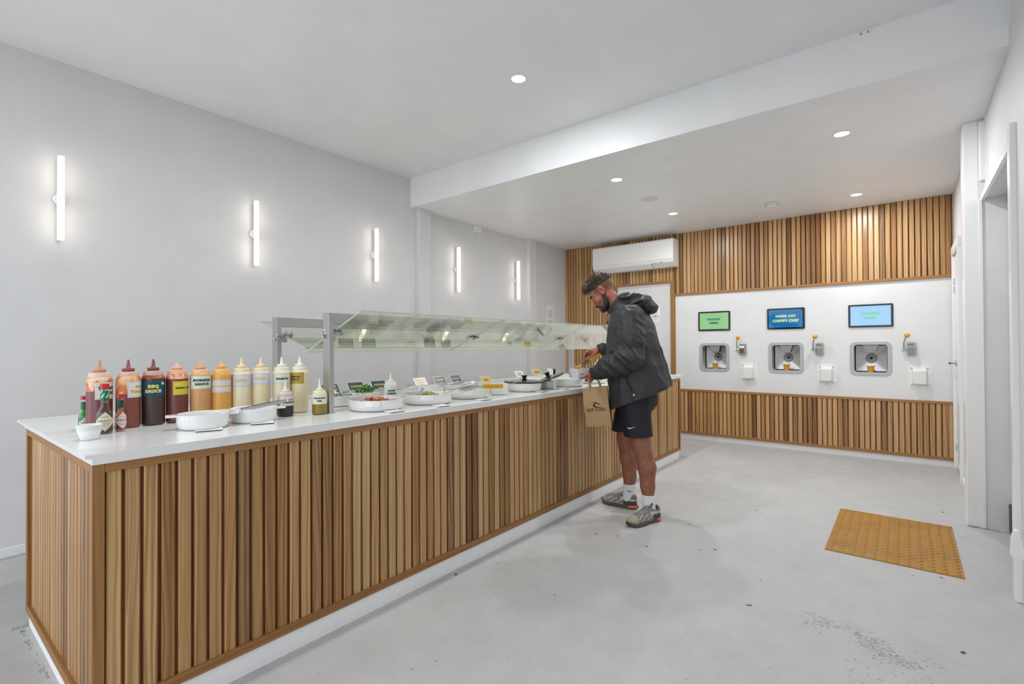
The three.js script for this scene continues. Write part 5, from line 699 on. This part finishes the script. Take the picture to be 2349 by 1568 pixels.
  const collarSdf = (x, y, z) => { const qx = x - 0.112, qy = y - 1.600, t = qx * 0.77 + qy * 0.64, r1 = -qx * 0.64 + qy * 0.77, kk = Math.hypot(r1 / 0.080, z / 0.067); return smax(smax(Math.abs((kk - 1) * 0.072) - 0.0035, t + 0.010 - 0.16 * Math.max(0, r1), 0.003), -t - 0.04, 0.003); };
  part(man, 'shirt_collar', netMesh(collarSdf, [0.0, 1.50, -0.10], [0.22, 1.72, 0.10], 0.004), std({ color: hex('#b4b2ae'), roughness: 0.8 }));
  const shortsSdf = (x, y, z) => { let d = ell(x, y, z, [-0.035, 0.86, 0], [0.160, 0.15, 0.178]); const l = cap(x, y, z, J(-0.045, 0.85, 0.095), J(-0.066, 0.58, 0.118), 0.098, 0.104), r = cap(x, y, z, J(0.015, 0.85, -0.095), J(0.066, 0.58, -0.118), 0.096, 0.100); d = smin(d, smin(l, r, 0.02), 0.05); d += 0.012 * (noise(x * 18, y * 4, z * 18) - 0.5); d = smax(d, 0.592 - 0.04 * x - y, 0.004); return smax(d, y - 0.97, 0.01); };
  part(man, 'shorts', netMesh(shortsSdf, [-0.24, 0.57, -0.26], [0.21, 0.99, 0.26], 0.0075), std({ color: hex('#1a1c22'), roughness: 0.75 }));
  const swoosh = (w) => { const s = new THREE.Shape(); s.moveTo(-0.5 * w, 0.10 * w); s.bezierCurveTo(-0.58 * w, -0.22 * w, -0.30 * w, -0.20 * w, -0.12 * w, -0.12 * w); s.lineTo(0.5 * w, 0.16 * w); s.lineTo(-0.14 * w, -0.015 * w); s.bezierCurveTo(-0.30 * w, -0.06 * w, -0.44 * w, -0.06 * w, -0.5 * w, 0.10 * w); return extrude(s, 0.003, 0, 8); };
  part(man, 'logo', boxUV(swoosh(0.055).rotateY(Math.PI).translate(...J(-0.030, 0.668, 0.2215))), std({ color: hex('#dcdde0'), roughness: 0.5 }));
  const sockMat = std({ color: hex('#e4e4e3'), roughness: 0.85 });
  for (const [leg, top] of [[legL, 0.182], [legR, 0.186]]) { const a = leg[5], b = leg[6]; part(man, 'sock', netMesh((x, y, z) => { const ang = Math.atan2(z - a[2], x - a[0]); let d = limb([x, y, z], leg.slice(4), 0.01) - 0.0048 - 0.0008 * Math.sin(ang * 46); return smax(smax(d, y - top, 0.004), 0.05 - y, 0.004); }, [a[0] - 0.07, 0.04, a[2] - 0.07], [a[0] + 0.07, 0.20, a[2] + 0.07], 0.0035), sockMat); }
  part(man, 'logo', boxUV(swoosh(0.040).rotateY(Math.PI).scale(-1, 1, 1).translate(...J(0.030, 0.142, -0.0405))), std({ color: hex('#16171a'), roughness: 0.6 }));
  // running shoes: heel at the origin, toe towards +x
  const shoe = (hf, hsd, tf, tsd) => {
    const L = 0.302, ang = Math.atan2(tsd - hsd, tf - hf), g0 = new THREE.Group(); g0.name = 'shoe'; man.add(g0); g0.position.set(hf, 0, -hsd); g0.rotation.y = ang;
    const outline = (k, x) => { const t = x / L; return k * (0.036 + 0.016 * Math.sin(Math.PI * clamp((t - 0.25) / 0.9)) - 0.006 * Math.exp(-(((t - 0.42) / 0.14) ** 2))) * Math.pow(clamp(Math.min(t / 0.10, (1 - t) / 0.13)), 0.42); };
    const soleSdf = (x, y, z) => { if (x < -0.01 || x > L + 0.01) return 0.02; const w = outline(1.02, clamp(x, 0.0005, L - 0.0005)), bottom = 0.001 + 0.020 * sstep(0.78 * L, L, x) ** 2 + 0.008 * sstep(0.04, 0, x), topY = 0.033 - 0.008 * sstep(0.08, 0.2, x) + 0.013 * sstep(0.82 * L, L, x), grv = 0.0012 * Math.max(0, Math.sin(x * 330)) * sstep(0.012, 0.004, y); return smax(smax((Math.abs(z) - w) * 0.8 + grv, y - topY, 0.005), bottom - y, 0.004); };
    const uppSdf = (x, y, z) => { let d = cap(x, y, z, [0.040, 0.048, 0], [0.13, 0.050, 0], 0.037, 0.041); d = smin(d, cap(x, y, z, [0.13, 0.048, 0], [0.232, 0.036, 0], 0.041, 0.042), 0.02); d = smin(d, ell(x, y, z, [0.250, 0.036, 0], [0.047, 0.030, 0.042]), 0.02); d = smin(d, cap(x, y, z, [0.100, 0.088, 0], [0.205, 0.056, 0], 0.026, 0.026), 0.02); d = smin(d, cap(x, y, z, [0.030, 0.085, 0], [0.055, 0.080, 0], 0.027, 0.036), 0.02); d = smax(d, -cap(x, y, z, [0.058, 0.09, 0], [0.066, 0.16, 0], 0.031, 0.044), 0.006); return smax(d, 0.022 - y, 0.003); };
    const C = { beige: lin('#a89c8c'), grey: lin('#6f6d70'), light: lin('#b9b9bb'), dark: lin('#2a2a2d'), mesh: lin('#837d76') };
    const colr = (x, y, z) => { const n = noise(x * 900, y * 900, z * 900) * 0.15; let c = m3(C.mesh, C.dark, n); if (x > 0.235 + 0.25 * (y - 0.03)) c = C.beige; const st = Math.abs(((x * 0.8 + y * 1.3) * 26) % 1 - 0.5); if (x > 0.10 && x < 0.235 && st < 0.16 && y < 0.075) c = C.light; if (x > 0.09 && x < 0.21 && y < 0.036) c = C.beige; if (x < 0.095 && y < 0.062) c = Math.abs((x * 60 + y * 40) % 1 - 0.5) < 0.14 ? C.grey : C.dark; if (x < 0.12 && y > 0.062 && y < 0.074 + 0.1 * x) c = C.light; if (y > 0.082 + 0.06 * x) c = C.grey; return c; };
    part(g0, 'sole', netMesh(soleSdf, [-0.008, -0.003, -0.062], [0.31, 0.055, 0.062], 0.0034), std({ color: hex('#56514a'), roughness: 0.8 }));
    part(g0, 'upper', netMesh(uppSdf, [-0.008, 0.016, -0.056], [0.305, 0.128, 0.056], 0.0034, { color: colr }), std({ vertexColors: true, roughness: 0.65 }));
    part(g0, 'heel_pad', netMesh((x, y, z) => smax(smax(soleSdf(x, y, z) - 0.0015, x - 0.062 + 0.6 * (y - 0.01), 0.003), Math.abs(y - 0.022) - 0.010, 0.003), [-0.012, 0.004, -0.06], [0.08, 0.04, 0.06], 0.003), std({ color: hex('#e2703c'), roughness: 0.6 }));
    const lace = []; for (let i = 0; i < 5; i++) { const x = 0.110 + i * 0.021, yy = 0.115 - i * 0.0085; for (const s of [-1, 1]) lace.push(tube([[x, yy - 0.014, s * 0.026], [x + 0.006, yy + 0.002, s * 0.008], [x + 0.016, yy - 0.002, -s * 0.012], [x + 0.021, yy - 0.022, -s * 0.028]], 0.0022, 10, 5)); } for (const s of [-1, 1]) lace.push(tube([[0.104, 0.118, 0], [0.100, 0.122, s * 0.018], [0.112, 0.104, s * 0.040], [0.118, 0.096, s * 0.034], [0.106, 0.116, s * 0.004]], 0.0021, 14, 5), tube([[0.104, 0.117, 0], [0.122, 0.104, s * 0.03], [0.142, 0.066, s * 0.048]], 0.0018, 12, 5)); part(g0, 'laces', lace, std({ color: hex('#a9a59c'), roughness: 0.8 }));
    const tg = new THREE.Shape(); tg.moveTo(-0.02, 0); tg.lineTo(0.02, 0); tg.lineTo(0.023, 0.045); tg.quadraticCurveTo(0, 0.056, -0.023, 0.045); tg.closePath(); part(g0, 'tongue', boxUV(extrude(tg, 0.007, 0.0015).rotateY(Math.PI / 2).rotateZ(0.55).translate(0.106, 0.093, 0)), std({ color: hex('#4f4e52'), roughness: 0.7 }));
  };
  shoe(-0.205, 0.105, -0.012, 0.335); shoe(-0.030, -0.066, 0.262, -0.174);
  // ---- what he holds (each a thing of its own)
  const at = new THREE.Matrix4().makeRotationY(Math.PI + 0.315).setPosition(-1.63, 0, -3.50), W = (f, y, s) => { const v = V(...J(f, y, s)).applyMatrix4(at); return [v.x, v.y, v.z]; };
  const box4 = (lo, hi, y0, y1) => { const p = [], c = [[-1, -1], [1, -1], [1, 1], [-1, 1]]; for (const [w, y] of [[lo, y0], [hi, y1]]) for (const [a, b] of c) p.push([a * w, y, b * w]); return p; };
  const tr = thing('paper_box', 'white patterned paper box full of chips, held by the man', 'paper box', W(0.384, 0.996, 0.016), Math.PI + 0.315 + Math.PI / 4);
  const P8 = box4(0.050, 0.0635, 0, 0.080), wallG = (i, o = 0) => { const a = i, b = (i + 1) % 4, q = [P8[a], P8[b], P8[b + 4], P8[a + 4]], g = new THREE.BufferGeometry(), t = 0.0012, c = q.map(([x, y, z]) => { const l = Math.hypot(x, z); return [x * (1 - t / l * 1.4), y, z * (1 - t / l * 1.4)]; }); const A = [...q, ...c], id = [0, 2, 1, 0, 3, 2, 4, 5, 6, 4, 6, 7, 3, 7, 6, 3, 6, 2]; const pos = [], uv = [], U = [[0, 0], [1, 0], [1, 1], [0, 1]]; for (const k of id) { pos.push(...A[k]); uv.push(...U[k % 4]); } g.setAttribute('position', new THREE.Float32BufferAttribute(pos, 3)); g.setAttribute('uv', new THREE.Float32BufferAttribute(uv, 2)); g.computeVertexNormals(); return g; };
  const plain = std({ map: canvasTex(320, 260, (g, w, h) => { g.fillStyle = '#edf0f6'; g.fillRect(0, 0, w, h); g.fillStyle = '#b9a866'; g.fillRect(150, 118, 120, 22); g.fillStyle = '#efe9c8'; for (let i = 0; i < 9; i++) g.fillRect(154 + i * 13, 122, 6, 12); g.fillStyle = '#23251f'; g.fillRect(156, 140, 110, 7); }), roughness: 0.55, side: THREE.DoubleSide }), patt = std({ map: canvasTex(320, 260, (g, w, h) => { g.fillStyle = '#edf0f6'; g.fillRect(0, 0, w, h); const c = ['#1c2438', '#2b3f9a', '#b89a3a', '#3a4660', '#12151f']; for (let i = 0; i < 95; i++) { g.save(); g.translate(hash3(i, 1, 1) * w, hash3(i, 2, 7) * h); g.rotate(hash3(i, 3, 3) * 6); g.fillStyle = c[i % 5]; const k = 6 + hash3(i, 9, 4) * 9; i % 7 === 0 ? (g.strokeStyle = '#b89a3a', g.lineWidth = 3, g.strokeRect(-k, -k * 0.7, 2 * k, 1.4 * k)) : g.fillRect(-k / 2, -k / 3, k, k * 0.55); g.restore(); } }), roughness: 0.55, side: THREE.DoubleSide });
  for (let i = 0; i < 4; i++) part(tr, 'side_panel', wallG(i), i % 2 ? patt : plain);
  part(tr, 'base', box(-0.0495, 0.0495, 0, 0.0015, -0.0495, 0.0495), plain);
  const fryM = [std({ color: hex('#e39a2c'), roughness: 0.6 }), std({ color: hex('#d98a22'), roughness: 0.6 }), std({ color: hex('#efb24a'), roughness: 0.6 })];
  const where = ['piled at the far rim of the paper box', 'standing up in the middle of the paper box', 'leaning on the left rim of the paper box', 'lying on top of the chips in the paper box'];
  for (let i = 0; i < 22; i++) {
    const up = i % 7 === 2, g = new RoundedBoxGeometry(0.009, 0.009, rr(0.045, 0.07), 1, 0.002), o = solo('potato_chip', g, fryM[i % 3], 'golden potato chip ' + (up ? where[1] : where[3]), 'potato chip', up ? 'chips standing up in the paper box' : 'chips lying in the paper box');
    const a = rr(0, 6.28), q = Math.sqrt(rnd()) * 0.040; o.position.set(...W(0.384 + q * Math.cos(a), 1.056 + (i / 22) * 0.026 + (up ? 0.014 : 0), 0.016 + q * Math.sin(a))); o.rotation.set(up ? rr(0.7, 1.3) : rr(-0.3, 0.3), rr(0, 6.28), 0, 'YXZ');
  }
  { const p = thing('held_tongs', 'steel tongs with a yellow handle in the man\'s right hand, reaching into the paper box', 'tongs', W(0.245, 1.190, -0.082)), d = V(...W(0.425, 1.076, -0.012)).sub(V(...W(0.245, 1.190, -0.082))), sd = V(0, 1, 0).cross(d).normalize(); const k = (f, o) => { const q = d.clone().multiplyScalar(f).addScaledVector(sd, o); return [q.x, q.y, q.z]; }; for (const s of [-1, 1]) { part(p, 'arm', strip([k(0.45, s * 0.004), k(0.62, s * 0.009), k(0.85, s * 0.012), k(1, s * 0.006)], [0.016, 0.03], 0.0013, sd), steel); part(p, 'grip', strip([k(0, s * 0.003), k(0.25, s * 0.006), k(0.47, s * 0.005)], [0.013, 0.016], 0.006, sd), std({ color: hex('#c9a21a'), roughness: 0.45 })); } }
  { // kraft bag hanging from his left hand
    const b = thing('paper_bag', 'brown kraft paper carrier bag with a wave emblem and RIP CURL, hanging from his hand', 'bag', W(0.232, 0.800, 0.130), Math.PI + 0.315); b.rotation.z = -0.122; const w = 0.093, h = 0.142, dp = 0.036;
    const kraft = (logo) => canvasTex(logo ? 640 : 256, logo ? 980 : 512, (g, W2, H2) => { g.fillStyle = '#b28f68'; g.fillRect(0, 0, W2, H2); for (let i = 0; i < 2600; i++) { g.fillStyle = hash3(i, 1, 5) > 0.5 ? 'rgba(210,176,134,0.16)' : 'rgba(120,86,54,0.14)'; g.fillRect(hash3(i, 2, 1) * W2, hash3(i, 3, 8) * H2, 2 + hash3(i, 5, 2) * 12, 1.5); } if (!logo) return;
      g.strokeStyle = 'rgba(120,88,56,0.5)'; g.lineWidth = 2; for (const y of [0.64, 0.79]) { g.beginPath(); g.moveTo(0, H2 * y); g.lineTo(W2, H2 * y); g.stroke(); }
      g.fillStyle = '#2b2624'; g.save(); g.translate(W2 * 0.49, H2 * 0.445); g.scale(1.28, 1.15); g.beginPath(); g.moveTo(-128, -46); g.bezierCurveTo(-70, -66, 20, -66, 62, -24); g.bezierCurveTo(78, -8, 84, 6, 88, 24); g.bezierCurveTo(66, 0, 40, -22, 6, -24); g.bezierCurveTo(-22, -22, -34, 4, -8, 30); g.bezierCurveTo(16, 54, 70, 58, 132, 50); g.bezierCurveTo(80, 76, 0, 80, -40, 46); g.bezierCurveTo(-74, 14, -60, -26, -16, -38); g.bezierCurveTo(-54, -52, -92, -50, -128, -46); g.fill(); g.restore();
      g.font = 'bold 118px sans-serif'; g.textAlign = 'center'; g.textBaseline = 'middle'; g.save(); g.translate(W2 * 0.49, H2 * 0.575); g.scale(Math.min(1.15, W2 * 0.78 / g.measureText('RIP CURL').width), 1); g.fillText('RIP CURL', 0, 0); g.restore(); });
    const front = std({ map: kraft(true), roughness: 0.8 }), side = std({ map: kraft(false), roughness: 0.8, side: THREE.DoubleSide });
    const sheet = (n, m, P) => { const g = new THREE.PlaneGeometry(1, 1, 10, 14), p = g.attributes.position; for (let i = 0; i < p.count; i++) { const q = P(p.getX(i) + 0.5, p.getY(i) + 0.5); p.setXYZ(i, ...q); } g.computeVertexNormals(); const k = part(b, n, g, m); return k; };
    const bulge = (u, v) => 0.010 * Math.sin(Math.PI * u) * (1 - v) + 0.004 * (noise(u * 4, v * 5, 2) - 0.5), close = (v) => mix(1, 0.45, sstep(0.5, 1, v));
    sheet('front_panel', front, (u, v) => [mix(w, -w, u), mix(-h, h, v), -dp * close(v) - bulge(u, v)]);
    sheet('back_panel', side, (u, v) => [mix(-w, w, u), mix(-h, h, v), dp * close(v) + bulge(u, v)]);
    for (const s of [-1, 1]) sheet('gusset', side, (u, v) => { const z = mix(dp, -dp, u) * close(v) * -s; return [s * (w - 0.022 * (1 - Math.abs(2 * u - 1)) * sstep(0.2, 1, v)), mix(-h, h, v), z]; });
    part(b, 'base', box(-w, w, -h, -h + 0.001, -dp, dp), side);
    const kraftH = std({ color: hex('#a8835a'), roughness: 0.8 });
    for (const z of [-1, 1]) for (const [x, tx, ty] of [[0.036, 0.040, 0.216], [-0.040, -0.028, 0.205]]) part(b, 'handle', strip([[x, h - 0.04, z * dp * 0.45 + z * 0.003], [x, h + 0.01, z * dp * 0.42], [tx, ty, z * 0.004]], [0.013, 0.011], 0.002, V(0, 0, 1)), kraftH);
  }
}
scene.traverse((o) => { if (o.isMesh) { o.castShadow = o.receiveShadow = true; } if (o.isPointLight) { o.castShadow = true; o.shadow.mapSize.set(512, 512); o.shadow.camera.near = 0.01; } });
renderer.render(scene, camera);
